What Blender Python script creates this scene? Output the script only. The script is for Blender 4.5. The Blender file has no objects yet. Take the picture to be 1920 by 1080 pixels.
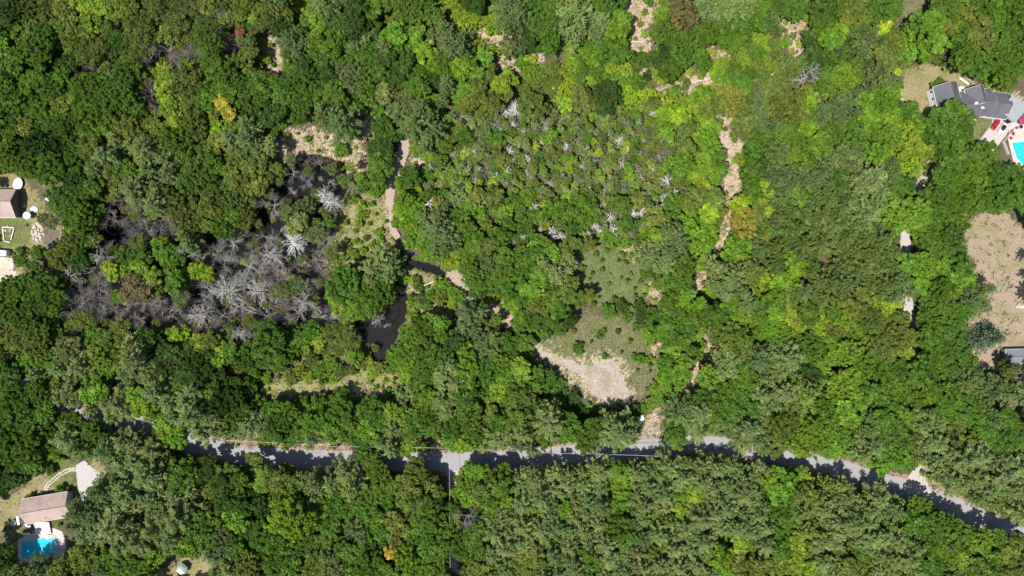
import bpy, math, random
import numpy as np
from mathutils import Vector, noise as mnoise, geometry as mgeo
R = math.radians
random.seed(7); rng = np.random.default_rng(7)
S = bpy.context.scene
# ---------------------------------------------------------------- camera, sky, sun
H = 250.0                                   # drone height; straight down
PX = H*36/24/1920                           # metres per photo pixel on the ground
cam = bpy.data.cameras.new("camera"); co = bpy.data.objects.new("camera", cam); S.collection.objects.link(co)
co.location = (0, 0, H); co.rotation_euler = (0, 0, 0)
cam.lens = 24; cam.sensor_width = 36; cam.clip_start = 1; cam.clip_end = 6000
S.camera = co
SUN_EL = 65.0
SD = Vector((0.76, 0.65, 0)).normalized()*math.cos(R(SUN_EL)) + Vector((0, 0, -math.sin(R(SUN_EL))))
w = bpy.data.worlds.new("World"); S.world = w; w.use_nodes = True
nt = w.node_tree; sky = nt.nodes.new('ShaderNodeTexSky'); sky.sky_type = 'NISHITA'; sky.sun_disc = False
sky.sun_elevation = R(SUN_EL); sky.sun_rotation = math.atan2(-SD.x, -SD.y)
nt.links.new(sky.outputs[0], nt.nodes['Background'].inputs[0]); nt.nodes['Background'].inputs[1].default_value = 0.1
sl = bpy.data.lights.new("sun", 'SUN'); sl.energy = 5.0; sl.angle = R(0.53); sl.color = (1, .955, .88)
so = bpy.data.objects.new("sun", sl); S.collection.objects.link(so); so.location = (-60, -60, 200)
so.rotation_euler = SD.to_track_quat('-Z', 'Y').to_euler()
S.view_settings.view_transform = 'Standard'; S.view_settings.look = 'None'; S.view_settings.exposure = 0.58
S.view_settings.gamma = 1
S.cycles.max_bounces = 6; S.cycles.diffuse_bounces = 3; S.cycles.glossy_bounces = 2; S.cycles.transmission_bounces = 3
S.cycles.transparent_max_bounces = 4

# ---------------------------------------------------------------- helpers
def W(px, py, h=0.0):                       # photo pixel of a point at height h -> its real place
    k = PX*(H-h)/H
    return (px-960)*k, (540-py)*k
def link(o): S.collection.objects.link(o); return o
def mk(name, V, F=None, mat=None, quads=None, smooth=False):
    me = bpy.data.meshes.new(name)
    if quads is not None:
        V = np.asarray(V, np.float32); Q = np.asarray(quads, np.int32); k = Q.shape[1]
        me.vertices.add(len(V)); me.vertices.foreach_set('co', V.ravel())
        me.loops.add(Q.size); me.loops.foreach_set('vertex_index', Q.ravel())
        me.polygons.add(len(Q)); me.polygons.foreach_set('loop_start', np.arange(len(Q), dtype=np.int32)*k)
        me.polygons.foreach_set('loop_total', np.full(len(Q), k, np.int32)); me.update(calc_edges=True)
    else:
        me.from_pydata([tuple(map(float, v)) for v in V], [], F); me.update()
    if mat: me.materials.append(mat)
    if smooth:
        me.polygons.foreach_set('use_smooth', np.ones(len(me.polygons), bool))
    return me
def colattr(me, C, name='tint'):            # one colour per vertex
    a = me.color_attributes.new(name, 'FLOAT_COLOR', 'POINT')
    C = np.asarray(C, np.float32); 
    if C.shape[1] == 3: C = np.hstack([C, np.ones((len(C), 1), np.float32)])
    a.data.foreach_set('color', C.ravel())
def tag(o, label=None, cat=None, group=None, kind=None):
    if label: o['label'] = label
    if cat: o['category'] = cat
    if group: o['group'] = group
    if kind: o['kind'] = kind
    return o
def ob(name, me, parent=None, loc=(0, 0, 0)):
    o = link(bpy.data.objects.new(name, me)); o.location = loc
    if parent: o.parent = parent
    return o
def empty(name, loc, label, cat, group=None, rz=0):
    o = link(bpy.data.objects.new(name, None)); o.location = loc; o.rotation_euler = (0, 0, rz); o.empty_display_size = .5
    return tag(o, label, cat, group)

def mat(name, col, rough=.8, var=None, scale=1.0, bump=0, metal=0, spec=.3, detail=6, var2=None, scale2=.2, amt=1.0):
    m = bpy.data.materials.new(name); m.use_nodes = True; t = m.node_tree; b = t.nodes['Principled BSDF']
    b.inputs['Roughness'].default_value = rough; b.inputs['Metallic'].default_value = metal
    b.inputs['Specular IOR Level'].default_value = spec
    if var is None: var = tuple(c*.8 for c in col)
    tc = t.nodes.new('ShaderNodeTexCoord'); n = t.nodes.new('ShaderNodeTexNoise'); n.inputs['Scale'].default_value = scale; n.inputs['Detail'].default_value = detail
    t.links.new(tc.outputs['Object'], n.inputs[0])
    r = t.nodes.new('ShaderNodeValToRGB'); r.color_ramp.elements[0].position = .35; r.color_ramp.elements[1].position = .65
    r.color_ramp.elements[0].color = (*var, 1); r.color_ramp.elements[1].color = (*col, 1)
    t.links.new(n.outputs[0], r.inputs[0]); out = r.outputs[0]
    if var2:
        n2 = t.nodes.new('ShaderNodeTexNoise'); n2.inputs['Scale'].default_value = scale2; n2.inputs['Detail'].default_value = 4
        t.links.new(tc.outputs['Object'], n2.inputs[0])
        mr = t.nodes.new('ShaderNodeMapRange'); mr.inputs[1].default_value = .45; mr.inputs[2].default_value = .65; mr.inputs[4].default_value = amt
        t.links.new(n2.outputs[0], mr.inputs[0])
        mx = t.nodes.new('ShaderNodeMix'); mx.data_type = 'RGBA'; t.links.new(mr.outputs[0], mx.inputs[0]); t.links.new(out, mx.inputs[6])
        mx.inputs[7].default_value = (*var2, 1); out = mx.outputs[2]
    t.links.new(out, b.inputs['Base Color'])
    if bump:
        bp = t.nodes.new('ShaderNodeBump'); bp.inputs['Strength'].default_value = bump; bp.inputs['Distance'].default_value = .2
        t.links.new(n.outputs[0], bp.inputs['Height']); t.links.new(bp.outputs[0], b.inputs['Normal'])
    return m
def leafmat(name, use_obj=True, trans=.28, rough=.55):
    m = bpy.data.materials.new(name); m.use_nodes = True; t = m.node_tree; b = t.nodes['Principled BSDF']
    b.inputs['Roughness'].default_value = rough; b.inputs['Specular IOR Level'].default_value = .1
    at = t.nodes.new('ShaderNodeAttribute'); at.attribute_name = 'tint'; src = at.outputs['Color']
    if use_obj:
        oi = t.nodes.new('ShaderNodeObjectInfo'); mx = t.nodes.new('ShaderNodeMix'); mx.data_type = 'RGBA'; mx.blend_type = 'MULTIPLY'; mx.inputs[0].default_value = 1
        t.links.new(oi.outputs['Color'], mx.inputs[6]); t.links.new(src, mx.inputs[7]); src = mx.outputs[2]
    nz = t.nodes.new('ShaderNodeTexNoise'); nz.inputs['Scale'].default_value = 1.6 if use_obj else .25; nz.inputs['Detail'].default_value = 3
    tco = t.nodes.new('ShaderNodeTexCoord'); t.links.new(tco.outputs['Object'], nz.inputs[0])
    rp = t.nodes.new('ShaderNodeValToRGB'); rp.color_ramp.elements[0].position = .36; rp.color_ramp.elements[1].position = .64
    rp.color_ramp.elements[0].color = (.72, .78, .68, 1); rp.color_ramp.elements[1].color = (1.2, 1.12, 1.0, 1); t.links.new(nz.outputs[0], rp.inputs[0])
    my = t.nodes.new('ShaderNodeMix'); my.data_type = 'RGBA'; my.blend_type = 'MULTIPLY'; my.inputs[0].default_value = 1; t.links.new(src, my.inputs[6]); t.links.new(rp.outputs[0], my.inputs[7]); src = my.outputs[2]
    t.links.new(src, b.inputs['Base Color'])
    if trans:
        tr = t.nodes.new('ShaderNodeBsdfTranslucent'); g = t.nodes.new('ShaderNodeMix'); g.data_type = 'RGBA'; g.blend_type = 'MULTIPLY'; g.inputs[0].default_value = 1
        g.inputs[7].default_value = (1.25, 1.35, .5, 1); t.links.new(src, g.inputs[6]); t.links.new(g.outputs[2], tr.inputs[0])
        ms = t.nodes.new('ShaderNodeMixShader'); ms.inputs[0].default_value = trans
        t.links.new(b.outputs[0], ms.inputs[1]); t.links.new(tr.outputs[0], ms.inputs[2])
        t.links.new(ms.outputs[0], t.nodes['Material Output'].inputs['Surface'])
    return m
def inpoly(X, Y, P):
    P = np.asarray(P); c = np.zeros(np.shape(X), bool); n = len(P)
    for i in range(n):
        x1, y1 = P[i]; x2, y2 = P[(i+1) % n]
        if y1 == y2: continue
        c ^= ((y1 > Y) != (y2 > Y)) & (X < (x2-x1)*(Y-y1)/(y2-y1)+x1)
    return c
def ragged(P, step=.7, amp=.6, fr=.5):      # outline in metres made irregular like a natural edge
    out = []; n = len(P)
    for i in range(n):
        a = Vector(P[i]); b = Vector(P[(i+1) % n]); k = max(1, int((b-a).length/step))
        for j in range(k):
            p = a.lerp(b, j/k); v = Vector((p.x*fr, p.y*fr, 3.1))
            out.append((p.x+amp*(mnoise.noise(v)+.5*mnoise.noise(v*3.3)), p.y+amp*(mnoise.noise(v+Vector((40, 9, 0)))+.5*mnoise.noise(v*3.3+Vector((5, 0, 0))))))
    return out
def sheet(name, P, z, m, step=.7, amp=.5, fr=.5, parent=None, kind='structure'):
    Q = ragged(P, step, amp, fr) if amp else P
    pts = [Vector(q) for q in Q]; n = len(pts); xs = [q[0] for q in Q]; ys = [q[1] for q in Q]; st = 2.0 if amp else 50.0
    gx_, gy_ = np.meshgrid(np.arange(min(xs), max(xs), st), np.arange(min(ys), max(ys), st)); gx_ = gx_.ravel(); gy_ = gy_.ravel(); kk = inpoly(gx_, gy_, Q)
    pts += [Vector((a+random.uniform(-.3, .3), b+random.uniform(-.3, .3))) for a, b in zip(gx_[kk], gy_[kk])] if amp else []
    r_ = mgeo.delaunay_2d_cdt(pts, [], [list(range(n))], 1, 1e-4)
    vv = [(v.x, v.y, z) for v in r_[0]]; ff = [list(f) for f in r_[2]]
    ff = [f if (vv[f[1]][0]-vv[f[0]][0])*(vv[f[2]][1]-vv[f[0]][1])-(vv[f[1]][1]-vv[f[0]][1])*(vv[f[2]][0]-vv[f[0]][0]) > 0 else f[::-1] for f in ff]
    o = ob(name, mk(name, vv, ff, m), parent)
    if kind: o['kind'] = kind
    return o
def pxpoly(s): return [W(x, y) for x, y in CL(s)]
def ribbon(pts, width):                     # closed outline of a road from its centre line (metres)
    pts = [Vector(p) for p in pts]; sm = []
    for i in range(len(pts)-1):
        p0 = pts[max(i-1, 0)]; p1 = pts[i]; p2 = pts[i+1]; p3 = pts[min(i+2, len(pts)-1)]
        for k in range(10):
            t = k/10; sm.append(.5*((2*p1)+(p2-p0)*t+(2*p0-5*p1+4*p2-p3)*t*t+(3*p1-p0-3*p2+p3)*t**3))
    sm.append(pts[-1]); L = []; Rr = []
    for i, p in enumerate(sm):
        d = (sm[min(i+1, len(sm)-1)]-sm[max(i-1, 0)]).normalized(); n = Vector((-d.y, d.x)); L.append(tuple(p+n*width/2)); Rr.append(tuple(p-n*width/2))
    return L+Rr[::-1], sm

class MB:
    def __init__(s): s.V = []; s.F = []
    def add(s, V, F): k = len(s.V); s.V += [tuple(v) for v in V]; s.F += [[i+k for i in f] for f in F]; return s
    def box(s, c, size, rz=0, rx=0):
        x, y, z = [a/2 for a in size]; ca, sa = math.cos(rz), math.sin(rz); V = []
        for dz in (-z, z):
            for dx, dy in ((-x, -y), (x, -y), (x, y), (-x, y)):
                Y = dy*math.cos(rx)-dz*math.sin(rx); Z = dy*math.sin(rx)+dz*math.cos(rx)
                V.append((c[0]+dx*ca-Y*sa, c[1]+dx*sa+Y*ca, c[2]+Z))
        return s.add(V, [[3, 2, 1, 0], [4, 5, 6, 7], [0, 1, 5, 4], [1, 2, 6, 5], [2, 3, 7, 6], [3, 0, 4, 7]])
    def prism(s, P, z0, z1):
        n = len(P); A = sum(P[i][0]*P[(i+1) % n][1]-P[(i+1) % n][0]*P[i][1] for i in range(n))
        if A < 0: P = P[::-1]
        return s.add([(x, y, z0) for x, y in P]+[(x, y, z1) for x, y in P], [list(range(n))[::-1], list(range(n, 2*n))]+[[i, (i+1) % n, n+(i+1) % n, n+i] for i in range(n)])
    def slab(s, P4, th):                    # a sloping four-cornered panel with thickness
        P = [Vector(p) for p in P4]; nr = (P[1]-P[0]).cross(P[3]-P[0]).normalized()
        if nr.z < 0: P = P[::-1]; nr = -nr
        return s.add([p-nr*th for p in P]+P, [[3, 2, 1, 0], [4, 5, 6, 7], [0, 1, 5, 4], [1, 2, 6, 5], [2, 3, 7, 6], [3, 0, 4, 7]])
    def cyl(s, c, r, h, n=16, r2=None, axis='z'):
        r2 = r if r2 is None else r2; V = []
        for k, rr in ((0, r), (1, r2)):
            for i in range(n):
                a = 2*math.pi*i/n; x, y, z = rr*math.cos(a), rr*math.sin(a), k*h
                if axis == 'y': x, y, z = x, z-h/2, y
                V.append((c[0]+x, c[1]+y, c[2]+z))
        F = [list(range(n))[::-1], list(range(n, 2*n))]+[[i, (i+1) % n, n+(i+1) % n, n+i] for i in range(n)]
        if axis == 'y': F = [f[::-1] for f in F]
        return s.add(V, F)
    def tube(s, pts, r, n=6):
        V = []; F = []; pts = [Vector(p) for p in pts]
        for i, p in enumerate(pts):
            d = (pts[min(i+1, len(pts)-1)]-pts[max(i-1, 0)]).normalized(); u = d.orthogonal().normalized(); v = d.cross(u)
            for k in range(n): a = 2*math.pi*k/n; V.append(p+(u*math.cos(a)+v*math.sin(a))*r)
        for i in range(len(pts)-1):
            for k in range(n): F.append([i*n+k, i*n+(k+1) % n, (i+1)*n+(k+1) % n, (i+1)*n+k])
        F += [list(range(n))[::-1], [len(V)-n+k for k in range(n)]]
        return s.add(V, F)
    def build(s, name, m, root=None, world=True, smooth=False):
        o = ob(name, mk(name, s.V, s.F, m, smooth=smooth))
        if root is not None:
            if world: o.data.transform(root.matrix_basis.inverted())
            o.parent = root
        return o
def segs(L, n=4):                           # many tapered limbs at once: rows x0 y0 z0 x1 y1 z1 r0 r1
    L = np.asarray(L, float); a = L[:, :3]; b = L[:, 3:6]; d = b-a; d /= np.linalg.norm(d, axis=1)[:, None]+1e-9
    ref = np.where(np.abs(d[:, 2:3]) < .9, [[0, 0, 1.]], [[1., 0, 0]]); u = np.cross(d, ref); u /= np.linalg.norm(u, axis=1)[:, None]; v = np.cross(d, u)
    V = []
    for p, r in ((a, L[:, 6]), (b, L[:, 7])):
        for k in range(n):
            t = 2*math.pi*k/n; V.append(p+(u*math.cos(t)+v*math.sin(t))*r[:, None])
    V = np.stack(V, 1); m = len(L); base = (np.arange(m)*2*n)[:, None]
    Q = np.concatenate([base+np.array([k, (k+1) % n, n+(k+1) % n, n+k]) for k in range(n)], 0)
    return V.reshape(-1, 3), Q
# ---------------------------------------------------------------- planting plan
# what grows where: read from the photograph in 12 map squares of 480 x 360 (three units per photo pixel)
# x y radius kind+tone   (b broadleaf, p pine, s shrub, d bleached snag, g leafless, t thinly leaved, e spruce)
PLAN = {
(0,0): """60 80 80 bD;190 50 90 bO;45 40 70 bD;150 60 80 bO;290 70 90 bO;400 120 70 bO;130 190 70 bG;260 210 80 bG;30 260 60 bB;40 340 70 bG;220 300 100 bG;330 370 80 bD;200 390 60 bB;
80 420 80 bD;60 530 90 bG;170 560 90 bG;300 500 80 bG;250 640 80 bG;60 650 80 bG;160 720 60 bO;80 760 70 bG;300 720 90 bG;200 820 90 bD;60 880 80 bG;330 840 90 bD;160 930 80 bG;300 960 100 bG;400 940 100 bG;430 1040 80 bD;
460 270 80 bO;560 280 80 tO;640 280 60 bD;500 20 60 bY;600 90 50 bY;620 180 55 bO;740 60 70 bO;800 160 90 tO;780 230 80 tO;880 70 80 tO;1000 150 80 tO;1040 220 80 tO;950 130 70 tO;1090 60 60 tO;1240 40 80 bO;1180 180 80 bG;1200 270 80 bG;1340 100 50 bO;1355 185 32 bR;1400 220 45 bO;1420 110 40 bY;1400 310 60 bO;1280 430 90 bG;1390 500 80 bG;1400 600 90 bG;1060 470 110 tO;1120 500 60 bG;980 620 80 bY;940 560 50 bY;1100 700 100 bO;1260 590 55 bC;1290 640 50 bC;1215 690 40 bY;1390 800 100 pL;1340 860 60 bO;
500 560 110 bG;560 480 90 bG;680 540 110 bG;640 640 110 bG;520 660 100 bG;700 450 90 bG;760 480 60 bO;830 400 50 bO;885 410 40 bY;480 480 80 bG;420 570 70 bO;790 650 60 bG;800 740 90 bO;520 820 80 tO;600 880 90 pL;690 940 70 bG;820 850 110 pL;850 960 110 pL;940 900 80 pL;980 800 110 bG;1120 960 110 bG;1180 1020 80 bG;1090 910 60 bG;1380 1040 80 bO;380 700 80 bG;420 800 80 bG;60 940 50 bG;
930 280 110 gV;1120 80 70 gV;1230 130 70 gV;480 390 70 gM;880 590 50 gV;1080 300 70 gV;560 370 50 gM;1300 230 60 gV;850 500 60 gM;720 160 50 gM;620 1030 60 gV""",
(480,0): """100 50 60 pK;180 110 50 bO;30 60 50 bO;230 20 40 sY;260 80 50 sY;370 20 70 pL;430 60 60 pK;150 160 80 bD;200 230 90 pK;240 310 70 pK;340 110 50 bB;350 200 60 bB;460 130 70 bD;540 130 80 bD;570 190 80 bD;620 230 60 pK;560 260 70 pK;650 100 50 bG;430 280 70 bG;440 350 60 bG;330 400 60 bD;210 400 60 bG;200 480 90 bG;290 530 90 bG;180 570 70 bG;250 640 80 bG;110 470 50 bG;30 520 70 bG;20 590 60 bG;30 660 50 bD;520 350 80 bG;640 370 80 bG;560 450 95 bL;620 500 80 bG;440 500 70 bG;470 560 60 bG;540 600 60 bG;370 660 70 pK;480 700 105 pK;560 730 50 pK;480 850 50 sB;100 750 50 sB;830 30 80 bG;900 60 100 bG;720 20 70 bG;640 20 40 sB;760 90 45 sO;840 210 50 bB;900 250 60 bB;960 300 70 bB;850 330 80 bG;900 420 80 bG;820 400 70 bD;1080 220 80 pK;1100 290 70 pK;1050 170 60 pK;1060 400 50 bG;1100 420 60 bG;1060 510 50 pK;1000 450 50 bD;980 560 50 sB;800 560 80 bL;790 620 60 bL;700 640 50 bG;720 720 80 bG;760 760 60 bD;700 930 70 bG;740 870 60 bD;690 1030 60 bG;740 960 50 bG;900 700 120 pK;960 780 60 pK;1040 640 50 sB;1180 500 60 bB;1240 430 60 bB;1210 350 50 bB;1290 340 60 bB;1270 560 60 bO;1380 480 60 bY;1400 540 50 bO;1340 290 40 sY;1240 120 60 sY;1330 150 60 sY;1150 140 50 sY;1080 130 40 sO;1090 50 60 sY;1150 60 50 sY;1200 20 60 bD;1270 80 40 sO;1350 60 60 sY;1410 50 80 pK;1420 270 60 pK;1170 870 50 sY;900 840 45 sY;960 880 45 sO;1060 830 50 bG;870 1000 70 bG;820 1040 50 bB;950 980 50 sB;1100 1000 70 tO;1160 960 60 tL;1250 840 60 tL;1250 680 50 tO;1340 700 50 gL;1400 625 50 dW;1425 850 35 dW;1290 960 40 gL;1390 900 60 bO;1350 780 60 bG;1130 600 50 sO;1150 650 50 gL;1130 720 60 tO;1040 900 50 bG;1180 780 60 bG;30 250 40 sY;60 330 40 sY;20 360 35 sY;460 940 35 sO;530 940 35 tY;80 830 50 pL;20 870 60 pL;130 960 50 bO;60 1000 60 bO;30 930 60 bO;1300 440 50 bO;640 540 60 bG;380 340 60 bG;410 430 60 bD;60 120 45 tO;330 40 40 bG;780 480 50 bD;940 150 45 sY;1010 250 45 sB;1250 250 45 sY;700 60 40 sY;1000 370 50 bB""",
(960,0): """40 80 80 pK;15 260 60 pK;180 60 90 bG;150 150 80 bG;100 200 70 bD;210 240 80 bG;270 260 40 sB;350 100 125 pL;430 110 80 pL;520 30 80 bG;440 25 50 bG;590 110 75 bB;600 180 70 bB;620 15 40 bG;770 10 30 sG;745 70 22 sO;840 90 60 bB;960 100 100 bN;840 190 80 bG;900 200 90 bG;960 260 100 bG;880 270 80 bD;1040 310 60 bG;960 330 80 bG;900 400 70 bD;1090 200 80 bG;1240 150 80 bG;1210 220 80 bG;1290 130 60 bG;1080 40 80 pL;1180 60 80 pL;1280 40 80 pL;1400 60 70 bG;1000 20 60 gM;1350 30 50 pL;1120 110 50 gL;
350 290 60 sY;420 280 60 sB;470 290 50 sB;600 310 70 bG;640 390 55 sY;560 380 50 sY;400 400 50 sG;330 350 50 sY;500 330 50 sG;740 340 60 sG;820 430 40 sY;700 470 50 sG;600 460 50 sB;120 390 40 sB;80 430 50 sB;180 470 50 sO;240 450 60 sO;310 500 60 sY;530 530 90 bD;300 600 60 sY;660 540 60 sY;760 540 60 sY;900 530 50 sY;930 650 70 bZ;860 640 60 bY;1000 600 60 bY;1060 540 60 bB;1220 560 95 bC2;1290 600 50 bO;1160 600 60 bO;1390 590 80 pK;1300 700 70 bO;1400 720 60 pK;1380 800 80 bG;1350 850 70 bG;1330 980 70 bG;1400 880 60 bD;1340 970 25 sZ;1100 800 80 bB;1060 720 60 bY;1140 720 50 bB;1080 900 60 bY;930 930 90 bG;860 740 60 bB;820 740 50 bO;800 820 50 bO;960 830 70 bO;1170 430 60 sB;1240 420 60 bG;1290 470 60 bG;1330 420 60 sG;1300 350 50 sY;1370 390 45 sO;1350 320 45 sG;1410 240 45 sY;1240 370 50 sG;1180 350 45 sY;1150 400 55 sY;760 430 40 sD;690 400 35 sO;50 360 40 sB;200 390 35 sO;450 350 45 sB;540 450 45 sB;470 420 50 sG;370 450 50 sO;380 330 50 sG;120 460 45 sO;60 500 50 sO;430 460 45 sY;790 630 28 dW;20 590 60 dW;610 800 35 dW;860 1010 45 dW;740 740 30 gV;620 920 35 dL;700 960 40 gL;170 680 40 gL;520 670 40 tL;90 980 35 dL;210 1040 30 dL;400 950 30 gL;840 890 60 gM;780 800 50 gM;160 620 60 bO;100 650 50 bO;390 560 70 bO;200 770 50 bB;240 600 20 sO;980 470 30 sO;1060 430 25 sY;1150 880 60 bG;1160 970 60 bB;1040 980 70 bY;1240 760 25 sO;1280 900 40 sY""",
(1440,0): """60 40 80 bG;150 60 80 bG;210 100 30 sY;320 60 110 bG;300 140 80 bG;460 50 90 bO;470 110 80 bO;560 80 70 bG;620 60 90 bG;700 50 60 bG;640 150 60 bZ;400 190 70 bB;340 230 70 bB;840 190 138 bB;560 210 90 pK;500 250 70 pK;380 300 80 bG;440 280 70 bD;240 230 60 bD;90 240 40 sB;60 165 40 pK;20 240 40 sO;620 290 60 bO;610 430 110 pK;660 330 60 bO;420 400 70 bB;400 490 90 bB;300 440 60 bG;215 450 85 dG;110 340 60 pK;180 360 60 bO;60 450 50 sO;180 540 50 sY;230 580 60 bB;100 600 110 bO;180 660 80 bO;30 600 70 bO;40 700 50 pK;440 580 70 pK;360 620 70 pK;290 660 70 pK;620 600 110 bB;560 670 70 bB;790 620 60 bG;470 760 110 bG;340 760 80 bG;270 800 60 bB;220 720 60 bB;100 800 80 bG;200 830 90 bG;60 860 80 pK;130 910 60 bB;420 870 90 pK;650 790 100 bB;770 830 110 bY;790 950 80 bY;620 880 60 bB;980 690 110 bG;1050 640 75 bG;1080 740 80 bG;900 740 80 bG;960 820 100 bG;1040 780 70 bG;560 1000 120 pL;700 970 70 pK;300 960 100 pK;200 1000 90 pK;90 980 90 pK;400 1000 80 bG;1000 990 110 bG;1120 960 110 bG;1250 985 95 bG;1370 990 85 bG;1000 1060 90 bB;1140 1050 90 bB;1300 1060 90 bG;
980 60 100 bG;1090 100 100 bO;1170 60 90 bG;1180 200 100 bO;1080 200 80 bG;1100 330 100 bG;1180 380 80 bG;1280 60 100 bG;1300 180 110 bG;1390 80 90 bG;1420 180 90 bG;1280 320 110 bG;1370 350 100 bG;1330 440 80 bG;1240 440 60 sB;960 340 40 sO;1250 490 30 sB;720 400 30 bZ;730 480 30 bG;965 455 22 sG;300 330 60 bD;490 170 50 pK;1420 290 80 bG;1000 150 70 bO;30 380 40 sY;100 480 45 sO;1000 690 30 dW;1050 855 60 bG;1200 860 90 bG;760 1040 60 bG;500 360 50 bO;540 420 40 bB;20 480 50 bO;930 480 25 sG;480 640 50 pK;130 720 50 bG;600 740 60 bG;40 320 40 sO""",
(0,360): """400 80 120 bG;470 150 110 bG;350 30 80 bG;440 30 100 bG;530 90 80 bG;250 150 40 tL;290 175 55 tL;430 200 70 bG;
800 40 110 pL;880 70 100 pL;960 40 80 bO;1030 100 90 bO;1050 30 80 bO;1240 50 90 bO;1180 90 70 bO;1320 60 90 bO;1380 150 80 bO;1260 200 80 bG;1080 200 90 bO;1040 250 70 pL;1070 300 60 pL;900 290 50 bB;930 350 60 bB;980 330 50 bG;440 260 90 bO;400 320 80 bO;520 270 60 bO;470 380 70 bD;330 370 70 bO;220 340 50 bG;130 380 50 bG;200 430 50 bG;120 330 30 sG;
640 440 60 bY;700 450 50 bY;800 420 60 bY;870 470 60 bY;740 370 90 bG;820 370 60 bG;780 290 60 tO;1100 450 60 bY;1130 430 50 bY;1170 460 55 bY;780 540 110 tM;850 560 80 tO;660 590 40 bB;710 600 40 bO;1205 350 12 sZ;1212 380 10 sZ;
600 360 80 dG;720 250 60 gV;760 150 70 gV;900 150 70 gV;950 220 55 gV;440 460 80 dG;540 520 80 gV;520 600 90 gV;400 600 60 gV;440 640 80 gV;620 660 80 gV;700 650 80 gV;850 640 70 gV;430 800 60 gV;760 720 70 gV;1300 300 90 gG;1380 400 100 gG;1250 380 70 gG;1180 560 80 gG;1300 540 120 dG;1400 500 80 gG;1150 690 90 dG;1240 700 60 gG;1020 600 60 tL;1050 740 60 gV;1330 800 70 dG;1400 770 60 gG;1350 620 80 gG;700 30 60 gL;640 130 50 gV;740 1030 1 sO;
470 720 70 tO;540 790 60 bG;600 760 60 tO;680 770 70 tO;600 820 60 bO;950 785 28 bO;1050 790 50 bY;1130 840 60 bY;1190 830 60 bO;1270 800 60 tL;1240 880 60 bY;1300 900 60 bG;1390 880 60 bG;1290 980 40 sY;1400 940 80 bG;1330 1000 60 sO;
60 560 100 bG;160 540 90 bG;270 520 90 bG;330 580 60 bG;120 640 100 bG;220 640 90 bG;60 680 80 bG;160 720 80 bG;300 620 80 bG;300 700 60 bG;40 780 80 bO;120 820 90 bO;220 780 90 bG;230 860 90 bO;330 830 60 bO;400 880 90 bL;200 930 60 bB;280 930 80 bB;340 1000 80 pL;440 980 80 pL;420 1040 60 pK;560 930 80 bB;530 1020 80 bB;640 1020 50 bB;760 940 110 pL;830 1010 80 pL;720 1020 80 pL;930 970 90 bD;960 1040 60 bG;1000 850 32 bB;1040 940 80 bD;1130 980 90 bD;860 900 60 bD;1200 1030 60 bD;680 880 60 bO;620 900 60 bG;320 760 60 bG;90 860 50 bO;560 180 40 gV;620 330 40 gV;560 700 60 gG;340 690 40 gG;1000 500 70 bG;970 430 60 bG;1010 390 50 bG;1340 220 60 gG;1000 660 40 gG;900 700 50 gV;80 1030 70 bD;30 930 70 bD;20 980 60 bD""",  # dark-tone trees below the swamp: forest shadow put into their colour
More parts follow.
